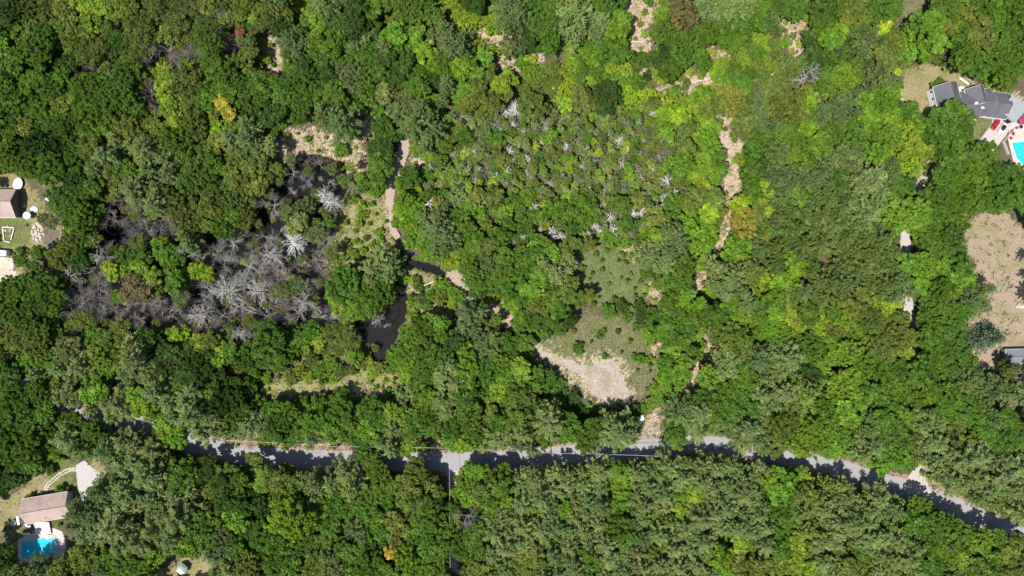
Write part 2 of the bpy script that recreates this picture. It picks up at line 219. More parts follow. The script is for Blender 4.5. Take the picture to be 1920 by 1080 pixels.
(480,360): """200 120 70 bK;270 100 80 bK;250 180 70 bL;420 170 35 bG;300 220 50 gG;350 220 70 tL;370 15 65 dW;440 70 65 dW;200 290 95 dW;975 60 48 dW;270 410 25 dW;440 700 45 dG;680 725 50 dG;745 745 15 dW;
80 80 70 gG;60 260 80 gG;100 370 90 dG;30 430 80 gG;150 480 70 gG;200 540 80 tL;80 550 60 gG;280 610 90 dG;160 640 90 gG;220 690 80 gG;370 480 60 gG;360 690 60 dG;20 560 100 dG;250 520 50 tL;130 560 60 tL;380 300 60 gG;430 330 50 tO;340 380 50 gV;40 700 60 gV;
520 500 105 bG;470 560 80 bG;570 450 60 bG;590 560 95 bG;690 590 90 bG;560 660 85 bB;640 660 70 bG;480 640 60 bB;440 590 50 bB;700 400 100 pL;650 430 80 pL;760 410 75 pK;740 480 50 pL;830 490 40 sB;800 550 22 sY;
850 60 80 bB;820 100 60 bB;880 180 40 bB;790 170 40 sB;840 10 50 sY;670 5 40 sB;1020 210 100 pK;1070 250 80 pK;1030 140 60 pK;1010 300 60 pK;960 230 55 bB;960 300 60 bB;990 355 45 bB;
1120 50 90 bL;1180 90 60 bB;1260 130 70 bB;1290 190 60 bO;1400 110 60 bB;1420 200 60 bG;1250 290 70 bB;1220 320 50 bG;1300 300 60 bO;1110 390 50 sY;1060 370 40 sY;1200 420 80 bG;1240 500 80 bG;1330 420 80 bK;1400 370 70 bG;1400 460 80 bG;1330 500 60 bG;1260 560 55 bD;1410 590 35 sB;1420 640 35 sB;1340 30 70 bO;1240 30 60 bO;
900 500 35 sO;1040 520 50 sB;1090 560 55 sB;1140 590 55 sB;1040 600 50 sO;980 580 40 sB;930 610 45 sO;880 640 40 sY;880 690 40 sY;960 640 35 sO;1100 620 30 sY;1190 680 90 pK;1170 750 60 pK;1240 720 60 pK;980 720 60 bB;1030 740 60 bB;930 730 50 bB;940 780 80 bG;870 800 80 bB;1040 800 60 bG;800 930 85 bB;860 880 90 bG;880 980 80 bB;960 900 90 bG;1030 930 90 bG;960 1000 80 bG;1050 1020 80 pL;1110 850 60 bD;1180 900 60 bB;1170 810 50 bD;1260 840 85 pK;1190 980 90 bB;1300 900 90 bL;1300 990 90 bG;1380 950 80 bB;1400 860 70 bG;1280 770 40 sO;1350 720 40 bG;
80 830 120 bG;150 860 100 bG;50 930 85 bG;130 925 60 bG;320 770 60 bG;350 830 50 bY;500 800 70 tO;550 850 60 tO;560 920 60 bB;670 875 28 tO;640 960 45 sY;400 900 40 sO;420 960 55 sB;320 960 55 sO;370 1000 60 sB;480 1010 55 sO;250 1010 50 sY;70 765 32 bM;210 1040 60 sO;600 960 50 sO;540 1000 40 sO;700 980 45 sO;760 1000 35 sO;660 1020 45 sY;60 1040 40 sY;300 1040 40 sY;440 1050 40 sY;
640 180 16 sO;560 280 22 sB;520 300 20 sO;620 260 22 sO;690 230 30 sB;700 270 26 sB;480 320 26 sY;540 340 30 sB;600 330 25 sY;450 390 35 sY;500 370 28 sO;570 370 30 sB;660 310 20 sO;640 70 15 sO;560 220 18 sO;700 330 26 sO;960 20 40 bG;1060 20 50 bG;1150 150 60 bG""",
(960,360): """130 80 40 dW;70 262 26 dW;105 255 22 dW;225 225 40 dW;230 262 22 dW;290 265 34 dW;380 290 32 dW;435 240 24 dW;475 200 34 dW;550 150 38 dW;575 215 38 dW;735 112 38 dW;670 125 40 dW;850 62 44 dW;160 210 14 dW;20 290 24 dL;350 40 30 dL;250 60 25 dL;500 70 25 dL;
60 170 80 bG;80 240 70 bG;20 60 60 bG;30 400 70 bG;90 420 60 bG;20 480 60 bG;240 450 85 pL;190 300 50 bB;250 90 70 bG;130 540 70 bB;220 530 80 bG;330 520 60 bO;170 620 80 bO;60 640 50 bG;20 660 50 bB;60 720 65 bG;150 730 75 bG;92 778 46 bG;230 720 55 bG;330 730 45 bD;185 800 42 bG;270 775 45 bG;370 600 55 bO;430 580 45 bO;540 670 50 sG;620 640 42 sD;720 640 45 sD;645 700 35 sG;700 760 30 sG;490 810 24 sG;370 875 40 sG;385 905 20 sB;520 925 20 sB;800 700 60 sG;880 680 60 bG;960 740 60 bG;880 620 60 bG;930 620 60 bB;960 590 60 bB;870 750 60 bG;920 800 70 bG;980 800 60 bG;780 830 40 sB;820 790 50 bG;900 890 60 bB;960 960 60 bB;860 960 55 bB;900 1020 60 bB;970 1030 50 bB;1010 890 40 bG;720 940 35 sG;1070 860 30 sB;1040 830 35 sY;
90 30 60 bG;160 140 60 bG;300 120 70 bG;380 60 60 bG;400 170 60 bG;330 210 50 bG;440 100 60 bG;620 70 60 bG;560 60 50 bO;700 40 60 bO;640 180 50 bG;
810 150 80 bO;900 80 80 bG;970 50 70 bO;570 260 70 sG;630 280 45 sB;510 250 45 sB;700 270 50 sO;820 250 60 bB;930 270 80 pK;780 360 80 pL;860 410 90 pL;760 450 45 bG;880 350 70 pK;960 430 90 bG;900 480 70 bG;840 510 55 bG;960 510 60 bG;1050 420 40 sY;1000 340 60 bB;1070 280 75 bB;1090 220 75 bB;1100 110 75 bZ;1000 150 60 bB;1050 180 55 bB;1230 320 55 bB;1260 300 65 bB;1300 170 100 bC2;1360 130 70 bO;1280 70 70 bY;1400 60 60 bY;1420 250 50 bO;1390 330 70 pK;1350 440 60 bO;1400 480 50 bY;1230 490 100 pL;1190 540 60 pL;1290 560 65 pK;1360 580 40 bY;1320 630 75 pK;1250 700 70 bB;1110 710 75 bG;1150 760 60 bG;1180 690 60 bG;1240 820 100 bO;1310 870 70 bO;1400 640 60 bG;1380 690 60 bG;1360 740 30 bY;1400 840 50 bG;1100 560 40 sY;1140 590 45 sY;1090 600 30 sB;1220 950 80 pL;1180 1010 70 pL;1100 1040 80 bB;1380 950 90 pK;1300 1000 70 bG;1070 940 35 sB;1060 790 35 sY;20 560 30 sB;1040 640 50 bB;1150 660 50 bD;770 180 60 bO;860 180 60 bO""",
(1440,360): """20 220 50 bB;80 220 40 bB;190 50 60 bB;30 350 40 bB;390 310 50 bO;150 420 70 bB;60 500 60 bB;490 570 25 bY;560 100 120 pL;480 110 80 pL;500 190 70 pK;620 200 60 pK;
250 60 80 pF;330 40 80 pF;120 110 70 pF;200 140 80 pF;300 130 80 pF;390 100 80 pF;60 160 60 pF;150 210 80 pF;250 210 80 pF;350 200 80 pF;430 250 80 pF;540 260 80 pF;640 270 80 pF;100 280 70 pF;190 290 80 pF;290 290 80 pF;480 340 80 pF;580 340 80 pF;690 340 70 pF;60 400 60 pF;180 350 60 pF;420 420 80 pF;520 430 80 pF;610 430 80 pF;700 430 70 pF;270 500 80 pF;200 560 70 pF;350 520 70 pF;440 520 80 pF;560 520 70 pF;660 520 80 pF;750 500 70 pF;300 600 70 pF;400 600 60 bO;
760 120 135 bB;830 200 60 bB;700 200 60 bB;650 120 70 bB;960 60 100 bG;1080 40 100 bG;1180 40 80 bG;1290 30 80 bG;1400 60 50 bG;1000 170 80 bG;900 230 60 bG;1070 170 60 bG;1030 260 80 bG;900 300 60 bG;850 410 90 bB;900 460 60 bB;980 330 80 bG;1050 350 70 bG;1080 420 70 bG;1010 480 70 bB;1090 500 65 bB;1060 550 55 bY;960 550 80 bG;890 570 55 bG;1190 560 60 pK;1140 610 70 pK;1000 640 80 bG;930 680 80 bG;1040 720 80 bG;970 780 80 bG;1050 820 70 bG;930 860 70 bG;1000 900 80 bG;1080 900 60 bG;1100 980 80 bG;1000 1000 80 bG;920 960 60 bG;1240 820 108 eE;1165 1010 62 pK;790 560 55 pK;700 590 60 pK;1040 130 60 bG;
580 640 80 bY;660 640 70 bY;560 720 80 bO;640 760 80 bO;740 710 60 bO;700 820 90 bO;780 820 70 bO;760 900 60 bY;600 860 90 bO;520 800 90 bB;330 780 80 bO;280 760 60 bY;120 700 70 bY;140 760 60 bY;40 600 70 bG;30 700 60 bB;60 830 80 bB;110 940 100 pL;60 1010 80 pL;240 880 90 bG;380 860 60 bB;440 900 80 bB;300 970 60 bB;230 1020 70 bD;520 980 90 bG;620 1000 90 bG;720 1000 80 bG;820 1020 70 bG;460 1040 70 bB;420 720 80 bB;480 660 70 bO;350 680 70 bG;220 680 70 bG;250 800 60 bG;160 860 70 bG;520 600 60 bO;100 620 60 bO;860 960 50 bG;1250 540 40 pK;1330 980 50 bD;1390 990 40 pK;1400 1050 50 gL""",
(0,720): """100 120 120 bG;60 50 80 bG;230 50 90 bG;60 250 110 bG;180 230 110 bG;270 150 70 bG;60 380 100 bG;180 360 95 bG;260 300 80 bG;420 220 90 bG;380 300 100 pL;430 370 80 pL;540 270 80 bG;340 370 60 bG;600 370 90 pK;520 380 60 pK;
400 50 90 pL;500 40 80 pL;330 20 60 bO;680 110 110 pL;630 180 60 pL;560 50 80 bB;620 20 60 bO;760 60 80 bB;880 40 100 pL;830 120 80 bB;950 100 80 pL;980 190 70 pL;950 230 75 bB;1000 290 75 bB;1090 170 120 pL;1140 270 80 pL;1210 200 80 pL;1050 100 80 pL;1260 260 60 pL;1330 200 90 bG;1400 240 80 pL;1390 150 60 bD;1240 110 90 bD;1310 80 90 bD;1180 60 80 bG;
282 480 35 sG;620 340 90 pL;700 330 80 pL;760 350 70 pL;860 370 90 pL;780 430 100 pL;840 520 110 pL;700 470 80 pL;650 430 80 pL;560 600 90 pK;640 610 90 pK;720 620 110 pL;860 650 90 pL;1020 480 80 bG;1070 500 80 bG;1010 570 70 bG;1290 490 60 bO;1350 540 70 bG;1260 560 70 bD;1000 640 90 pL;1090 680 100 pL;1190 600 60 bO;1280 660 80 bD;1230 770 80 bG;1340 760 80 bB;1400 640 80 bD;1400 820 90 bO;1000 760 110 pL;920 740 80 pL;1080 800 80 bG;960 870 80 pL;1040 900 80 bB;1160 840 80 bG;1260 870 90 bK;1240 960 90 pL;1340 900 80 bG;1400 1000 90 bO;1190 960 60 pK;
440 720 90 pK;410 790 70 pK;520 700 80 pK;640 800 110 pL;560 850 90 pL;480 850 70 pL;680 900 90 pL;780 880 100 pL;720 980 110 bG;880 950 80 bB;480 950 80 bO;620 970 80 bG;800 1030 90 bB;580 1040 80 pK;350 1040 80 bO;220 1050 80 pK;100 1110 70 pK;30 1000 80 bD;30 560 60 bD;40 815 22 sL;130 520 50 bD;900 280 50 bD;1130 550 50 bD;950 680 60 bD;1180 430 50 bD;1100 950 40 bO;40 930 60 bD;170 635 25 sG;230 625 18 sG;340 590 28 sG;385 595 22 sG;330 795 14 sY;1440 420 50 bO;1230 560 50 bG;210 -50 72 pL;390 45 60 bG;600 110 60 pL;980 280 55 pL;50 -60 70 bG;120 60 60 bD;330 90 50 pL;115 -70 62 bG;505 140 45 pL;420 100 45 pL""",  # darkest left-edge crowns carry painted shade in their tone
(480,720): """30 220 80 pL;20 110 60 bG;130 230 100 bG;200 170 90 bG;190 300 75 bG;310 230 80 bG;350 130 80 bG;310 305 70 pL;360 260 60 pL;480 160 90 bG;440 250 80 bG;520 220 75 bG;580 250 75 bG;570 180 60 bG;620 210 70 bG;680 150 80 bG;640 270 70 bB;710 210 70 bG;750 160 70 bB;720 330 85 pL;770 260 80 pL;755 370 55 pL;610 380 60 bG;600 330 60 bG;830 90 90 pL;820 50 60 pL;850 340 65 bB;870 270 60 bO;900 220 80 bG;940 150 90 bG;1000 230 80 bG;960 70 70 bG;1040 90 90 pL;1080 160 70 pL;1130 240 90 bG;1200 170 90 bG;1170 320 80 bB;1230 270 90 bG;1100 310 60 bG;1180 70 80 bG;1240 50 60 bG;1330 160 50 bO;1370 30 80 bB;1410 70 60 bG;1350 310 75 pL;1410 280 70 pL;1380 220 70 bG;1270 130 60 bD;60 300 50 bG;
40 560 60 bB;60 500 60 bB;130 530 80 bO;170 490 60 bG;240 560 80 bO;330 560 80 pL;430 560 90 pL;500 500 80 pL;540 590 90 pL;90 650 60 bO;220 735 145 bB;250 840 90 bG;50 850 100 bG;30 950 100 bG;110 990 90 bG;150 900 80 bG;680 470 85 bG;650 430 60 bG;700 560 80 bG;650 640 90 bG;740 640 60 bG;900 480 85 bO;860 580 80 bO;940 550 80 bO;840 680 60 bO;560 800 90 pK;600 860 70 pK;420 800 80 bG;470 710 80 bG;700 760 80 bG;740 840 75 bG;800 780 75 bO;640 840 60 bG;950 750 100 bG;970 850 90 bG;1030 760 55 bG;880 820 70 bG;780 880 60 bN;760 940 45 bC;600 930 80 bG;640 1010 90 bG;850 960 90 bB;930 1010 80 bG;980 920 80 bG;740 1050 70 bG;330 940 80 bO;380 1030 60 bO;450 960 70 pK;450 1040 70 pK;300 1040 60 bO;200 1010 80 bG;510 920 70 bG;860 1060 60 bB;560 680 70 bG;380 680 60 bG;310 880 50 bG;20 680 60 bD;60 740 70 bD;760 560 60 bG;620 740 60 bG;
1190 560 85 bB;1200 480 55 bB;1260 490 60 bB;1140 600 45 bB;1183 735 72 gG;1280 600 70 bO;1320 680 60 bB;1400 660 55 bY;1320 530 60 bO;1380 560 70 bG;1400 490 60 bG;1290 760 60 bG;1160 890 85 bG;1220 830 70 bG;1150 830 50 bG;1340 830 90 pL;1380 750 80 pL;1400 910 100 pL;1330 950 80 pL;1260 1000 80 bO;1300 1060 70 bG;1400 1030 90 pL;1170 960 55 bG;1060 690 40 bD""",
(960,720): """50 60 100 bO;130 130 85 bG;110 20 80 bG;40 200 80 bG;210 220 100 pL;240 290 60 pL;170 160 60 pL;60 280 80 pL;110 370 55 pK;50 340 50 pK;165 310 55 bG;330 260 80 bG;420 290 90 bG;460 240 70 bG;410 345 55 bG;596 276 104 pL;570 260 70 pL;676 322 36 pL;620 320 60 pL;430 120 18 sB;500 150 30 sD;460 180 35 sD;400 160 40 sD;330 130 40 sD;270 100 40 sG;600 110 22 sD;
820 60 50 sB;885 70 30 sB;800 20 40 sY;915 272 76 bG;890 225 50 bG;925 310 60 bG;930 170 90 pK;1010 210 80 pL;1050 160 90 pL;1050 270 70 pL;1080 90 90 bG;1170 40 110 bG;1250 60 100 bG;1130 120 80 bG;1220 150 80 bG;1200 220 90 bL;1140 230 60 bG;1290 180 80 bG;1330 250 80 pL;1310 330 75 pL;1380 320 70 pL;1380 60 90 pL;1420 140 80 pL;1410 240 80 bL;1420 360 50 pL;
600 480 70 bB;620 540 60 bB;610 600 60 bB;660 640 50 bG;590 800 105 bG;640 860 80 bG;1160 960 75 bB;1150 1010 70 bB;1170 920 45 bB;1030 640 60 bY;1110 660 60 bY;940 710 60 bY;820 770 50 bB;1000 580 50 bB;300 710 60 bB;150 735 50 bB;190 880 60 bO;1420 640 60 bG;1280 880 60 bY;60 1000 80 bO;100 1060 70 bO;1260 980 80 bO;1360 1040 70 bO;830 920 60 bO;430 980 80 bG;20 640 40 bY;260 500 60 pL;
60 560 70 pL;130 540 70 pL;220 580 80 pL;310 560 80 pL;400 560 80 pL;490 490 80 pL;500 580 80 pL;420 660 90 pL;160 640 80 pL;60 680 80 pL;240 680 80 pK;350 740 80 pL;500 690 80 pK;700 500 70 pL;780 480 70 pL;880 460 90 pL;960 520 80 pL;1060 460 80 pL;1080 550 80 pL;1150 480 70 pL;1230 460 60 pL;1200 560 80 pL;1290 540 70 pL;1370 520 70 pL;1300 620 80 pL;760 580 80 pL;850 620 80 pL;740 680 80 pL;880 560 70 pL;1200 700 80 pL;1290 720 70 pK;1380 730 80 pL;1060 760 90 pL;1160 800 80 pL;960 800 100 pL;1260 810 70 pL;1350 830 80 pL;1420 900 80 pL;60 800 80 pL;160 810 80 pL;260 800 80 pK;400 820 80 pL;480 780 70 pL;320 900 90 pL;230 960 80 pK;420 900 70 pL;530 900 70 pL;550 980 80 pL;640 960 70 pL;720 860 80 pK;820 850 70 pL;900 920 80 pL;990 920 80 pL;1070 880 80 pL;1030 1010 80 pL;930 1020 80 pL;830 1010 80 pL;730 1030 70 pL;640 1050 70 pL;350 1030 90 pK;250 1050 70 pK;1400 1000 60 pL;60 900 80 pL;1100 1060 60 pL;1280 1060 60 pL""",
(1440,720): """80 40 110 pL;200 60 95 pO;250 20 70 pO;400 50 90 bB;560 40 80 bG;480 100 80 bB;620 90 80 bG;700 110 75 bG;760 50 60 bG;320 120 80 bG;60 230 110 bO;200 240 110 bB;280 320 105 bB;160 330 85 bB;380 250 95 bB;360 370 65 bB;430 170 80 bB;60 330 60 bO;40 370 50 bO;560 260 80 pK;580 350 85 pL;510 310 60 pL;640 300 70 bG;720 280 80 bG;700 400 105 bB;640 440 70 bB;770 430 65 bG;820 300 85 bO;640 190 75 bG;750 190 80 bG;870 230 80 pL;940 330 80 pL;1000 70 100 bG;960 130 80 bG;1080 140 90 bG;920 40 70 bG;1150 120 60 bG;1250 60 75 pK;1240 160 75 pK;1340 50 60 pL;1055 300 60 dL;1060 230 60 bO;850 420 50 pL;940 430 60 pL;1080 420 100 pL;1010 390 70 pL;1180 400 90 pL;1300 320 95 bG;1400 270 85 bG;1200 260 80 bG;1330 200 80 bG;1060 560 85 pL;1150 520 100 pL;1230 600 80 pL;1300 500 105 pL;1400 600 85 pL;1260 660 65 pL;1330 690 50 pL;1400 460 85 pL;1320 420 80 pL;1160 190 70 bG;1000 200 60 bB;
60 600 80 bB;110 560 60 bB;60 700 95 bG;130 670 80 bG;190 490 42 bY;410 570 55 pL;250 640 85 pO;340 620 80 pO;300 700 85 pL;430 640 75 pL;480 770 100 pL;380 770 80 pL;560 710 75 pL;620 650 80 pL;700 700 85 pL;840 680 85 bG;800 770 80 bG;920 780 90 bG;1000 800 90 bG;1080 830 75 bG;1180 870 85 bB;1100 920 95 bG;1000 900 95 bG;1060 980 75 bB;910 890 85 bG;200 820 85 pO;100 830 95 bG;60 900 80 bG;300 880 80 pL;120 960 60 bY;170 1010 60 bY;50 1000 80 bO;400 960 60 bO;440 1030 70 bO;300 990 80 pL;560 860 95 pL;620 960 80 pL;720 880 80 pL;780 980 90 pL;900 1010 80 bG;1200 960 80 bG;1180 1040 80 bG;1280 1000 75 bG;1340 930 80 bO;1400 1000 90 bO;1390 870 70 bO;520 960 60 bG;680 790 70 pL;640 570 40 pL;1000 1010 60 bO;200 720 70 pL;1290 870 60 bG;700 1050 60 pL;520 1050 60 bO""",
}
CL = lambda s: [tuple(float(v) for v in p.split(',')) for p in s.split()]
# open ground (photo pixels): name, tone, outline
PATCH = [
('slash',"1165,-10 1238,-10 1228,30 1216,60 1214,100 1187,100 1184,60 1163,22"),
('slash',"918,116 965,130 1005,116 1045,106 1078,84 1100,75 1092,68 1062,76 1040,96 985,106 950,114"),
('slash',"876,62 950,56 962,80 920,90 888,84"),
('slash',"500,48 520,84 533,120 536,150 512,152 500,130 496,90"),
('slash',"505,305 500,290 530,250 558,234 600,238 625,262 665,282 690,300 688,322 650,320 610,305 570,290 545,300"),
('slash',"668,190 705,205 712,240 690,260 655,290 640,262 668,240"),
('slash',"1325,86 1365,96 1372,116 1338,112"),
('slash',"1225,155 1250,165 1290,150 1345,132 1350,165 1310,170 1280,172 1245,175 1230,170"),
('slash',"1270,120 1290,125 1300,140 1285,150"),
('slash',"1190,120 1212,118 1214,150 1195,150"),
('slash',"1468,38 1515,34 1516,62 1490,70 1466,62"),
('slash',"1476,76 1502,80 1500,105 1480,100"),
('slash',"1340,222 1352,212 1372,218 1374,250 1388,272 1384,300 1392,330 1380,356 1388,380 1374,402 1370,422 1360,452 1348,474 1336,470 1352,440 1362,410 1362,385 1352,352 1362,320 1362,290 1350,262"),
('slash',"1286,525 1325,515 1334,530 1320,546 1300,552"),
('slash',"1322,640 1348,646 1352,668 1334,694 1302,712 1300,738 1255,766 1240,800 1237,824 1205,824 1206,792 1222,772 1262,750 1285,735 1292,700 1308,676 1322,664"),
('slash',"1306,575 1322,600 1330,640 1318,640"),
('slash',"915,560 942,572 962,596 966,616 940,612 922,600"),
('slash',"765,288 800,296 806,318 775,316"),
('slash',"1540,466 1562,496 1585,492"),('slash',"1505,470 1512,486 1530,480"),('slash',"1495,515 1505,530 1520,520"),('slash',"1545,500 1556,526 1572,508"),
('slash',"1560,680 1575,700 1588,690"),('slash',"1726,862 1752,880 1764,910 1758,925 1738,905 1726,885"),
('slash',"1160,455 1205,460 1200,485 1175,510 1160,480"),
('slash',"1200,515 1240,535 1245,555 1228,575 1215,555 1200,535"),
('slash',"1210,650 1240,645 1236,680 1220,700 1208,680"),
('slash',"840,820 832,838 812,842 806,832 820,812"),('slash',"612,824 640,824 648,838 616,840"),
('slash',"655,716 700,715 740,720 728,740 690,735 665,745"),
('slash',"1706,312 1752,306 1748,330 1722,350 1708,340"),
('tan',"1800,425 1815,408 1850,402 1852,430 1850,470 1880,500 1900,560 1885,610 1872,640 1880,680 1870,700 1845,695 1828,672 1812,640 1812,600 1835,585 1862,588 1852,545 1832,530 1822,505 1806,470"),
('tan',"1850,402 1892,404 1930,432 1930,700 1886,690 1880,640 1890,600 1900,550 1880,500 1850,470"),
('slash',"1880,745 1925,785 1930,800 1900,782 1876,756"),
('brown',"1700,350 1730,310 1756,308 1740,330 1716,360"),
('meadow',"1000,640 1040,612 1075,596 1100,585 1118,588 1160,598 1200,610 1205,640 1225,668 1232,700 1226,728 1205,752 1185,748 1150,762 1095,740 1060,700 1010,675"),
('green',"1085,480 1140,462 1190,475 1215,520 1215,570 1180,580 1150,575 1100,565 1078,530"),
('marsh',"640,375 668,360 700,362 728,372 728,420 740,455 755,500 720,500 690,480 640,500 618,500 610,478 625,455 640,420"),
('marsh',"770,500 810,512 845,530 875,568 885,600 850,610 800,640 762,600 765,560 770,530"),
('marsh',"480,730 530,700 580,672 640,668 700,690 745,700 758,715 735,728 660,724 600,730 540,742 490,745"),
('meadow',"590,275 640,300 655,340 668,350 640,360 650,310"),
('brown',"1688,135 1720,120 1752,126 1785,128 1812,138 1830,165 1790,180 1748,170 1740,200 1745,215 1720,216 1690,190 1684,160"),
('grass',"1755,112 1790,108 1790,128 1760,125"),
('lawn',"1855,215 1865,230 1840,262 1822,290 1785,285 1790,262 1830,238 1835,222"),
('brown',"1862,214 1880,214 1884,232 1868,250 1860,236"),
('slash',"1845,175 1885,165 1925,190 1925,205 1880,200"),
('meadow',"1700,-10 1740,-10 1725,20 1700,35 1672,40 1690,20"),
('brown',"-10,310 20,318 40,335 75,352 80,380 95,400 122,432 118,470 60,480 45,500 -10,480"),
('lawn',"-10,395 45,400 60,440 50,470 -10,470"),
('brown',"0,500 45,505 50,520 20,535 -10,545"),('slash',"75,508 112,512 108,525 80,520"),
('brown',"-10,935 40,915 90,885 125,868 150,872 148,935 110,935 60,940 20,1000 -10,1000"),
('lawn',"85,868 100,862 142,862 150,900 145,918 100,920 95,890"),
('lawn',"22,985 45,985 45,1015 28,1015"),
('brown',"290,1090 300,1070 325,1055 350,1040 390,1030 395,1060 385,1090"),
('brown',"163,862 195,868 200,885 180,890"),
('slash',"510,824 640,836 640,846 440,842 420,838 425,830"),
]
SAND = "995,640 1003,645 1012,657 1030,662 1050,670 1070,674 1085,684 1110,688 1130,672 1148,672 1160,690 1172,718 1182,738 1180,752 1168,759 1148,757 1130,748 1115,742 1100,725 1085,702 1065,690 1040,678 1015,668 1000,656"
SWAMP = "545,295 590,288 640,303 655,345 640,380 600,440 605,480 612,560 625,605 560,602 500,640 410,650 330,600 250,622 180,600 140,560 130,520 150,480 190,425 195,385 230,372 330,390 380,440 470,430 490,385 515,345"
POND = "756,478 760,520 750,545 772,560 768,590 752,610 745,630 738,650 728,672 712,682 700,676 694,650 680,630 665,612 668,596 700,590 735,575 748,556 742,530 745,490"
STREAM = "740,428 748,436 760,470 775,488 800,492 820,500 836,512 832,518 812,514 790,508 770,502 752,482 745,460 736,445"
PATHBROWN = "750,262 764,258 771,276 762,297 754,320 746,338 740,352 739,380 738,405 742,425 750,444 742,450 730,435 723,410 723,375 724,345 732,323 740,298 747,280"
BANK = "838,510 862,505 872,525 884,545 893,560 890,570 878,566 862,545 846,532 836,524"
PARK = "-40,480 30,482 32,486 29,515 48,517 20,528 0,545 -40,560"
DRIVE_R = "1858,233 1840,258 1820,288 1836,296 1862,284 1885,255 1896,238 1905,228 1880,208 1866,215"
DRIVE_L = "142,873 158,863 168,873 196,893 188,906 164,914 164,942 154,942 146,914"
# ---------------------------------------------------------------- foliage prototypes (unit crown radius)
def quads_at(P, N, size, asp=1.0, axis=None, jit=.6, curl=True):
    n = len(P); N = N+rng.normal(0, jit, (n, 3)); N /= np.linalg.norm(N, axis=1)[:, None]+1e-9
    ref = rng.normal(0, 1, (n, 3)) if axis is None else axis+rng.normal(0, .25, (n, 3))
    u = ref-(ref*N).sum(1)[:, None]*N; u /= np.linalg.norm(u, axis=1)[:, None]+1e-9; v = np.cross(N, u)
    s = (np.asarray(size)*rng.uniform(.7, 1.3, n))[:, None]
    A = u*s*asp; B = v*s
    k = rng.uniform(.3, .8, (n, 1))
    V = np.stack([P-A*.5, P+B*.5*k+A*.1, P+A*.5, P-B*.5*k+A*.1], 1)      # a pointed leaf spray
    V = np.stack([P-A*.5-B*.25, P-B*.5*k+A*.3, P+A*.55+B*.15, P+B*.5-A*.05], 1)
    return V.reshape(-1, 3), np.arange(4*n).reshape(n, 4)
def tints(n, lo=.72, hi=1.3, hue=.12, base=None):
    b = rng.uniform(lo, hi, n) if base is None else base*rng.uniform(lo, hi, n)
    h = rng.normal(0, hue, n)
    c = np.stack([b*(1+h), b, b*(1-h*.5)], 1)
    return np.repeat(c, 4, 0)
def broad_crown(nb, leaves, ls, flat=.62, br=.24, seed=0, spread=1.0):
    g = np.random.default_rng(seed)
    # boughs: leaf-covered lumps spread over an uneven dome
    i = np.arange(nb); rr = np.sqrt((i+.5)/nb)*.84*spread; th = i*2.39996+g.uniform(0, .7, nb)
    lob = 1+.16*np.sin(th*2+g.uniform(0, 6))+.12*np.sin(th*3+g.uniform(0, 6))
    C = np.stack([rr*lob*np.cos(th), rr*lob*np.sin(th), np.sqrt(np.clip(1-rr**2, 0, 1))*flat*g.uniform(.75, 1.1, nb)], 1)+g.normal(0, .04, (nb, 3))
    C[:, 2] -= .04; C[:, 2] += g.normal(0, .085, nb)
    rb = br*g.uniform(.65, 1.25, nb)
    bt = g.uniform(.8, 1.18, nb)
    k = g.integers(0, nb, leaves)
    D = g.normal(0, 1, (leaves, 3)); D[:, 2] = np.abs(D[:, 2])*1.1-.25; D /= np.linalg.norm(D, axis=1)[:, None]
    rad = rb[k]*(g.uniform(.55, 1.05, leaves)) * (1+.25*np.sin(D[:, 0]*9+k)*np.sin(D[:, 1]*8+k*2))
    P = C[k]+D*rad[:, None]*np.array([1, 1, .8])
    N = D.copy(); N[:, 2] += .35; N /= np.linalg.norm(N, axis=1)[:, None]
    V, Q = quads_at(P, N, np.full(leaves, ls), 1.15, jit=.5)
    # inner foliage, tinted darker to paint shade into the crown gaps
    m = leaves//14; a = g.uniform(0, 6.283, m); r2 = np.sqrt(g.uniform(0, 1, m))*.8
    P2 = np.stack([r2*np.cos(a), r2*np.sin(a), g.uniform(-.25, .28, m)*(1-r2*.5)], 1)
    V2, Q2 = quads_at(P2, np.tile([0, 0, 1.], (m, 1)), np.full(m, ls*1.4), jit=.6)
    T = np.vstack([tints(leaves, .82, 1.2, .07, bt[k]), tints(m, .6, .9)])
    return np.vstack([V, V2]), np.vstack([Q, Q2+len(V)]), T
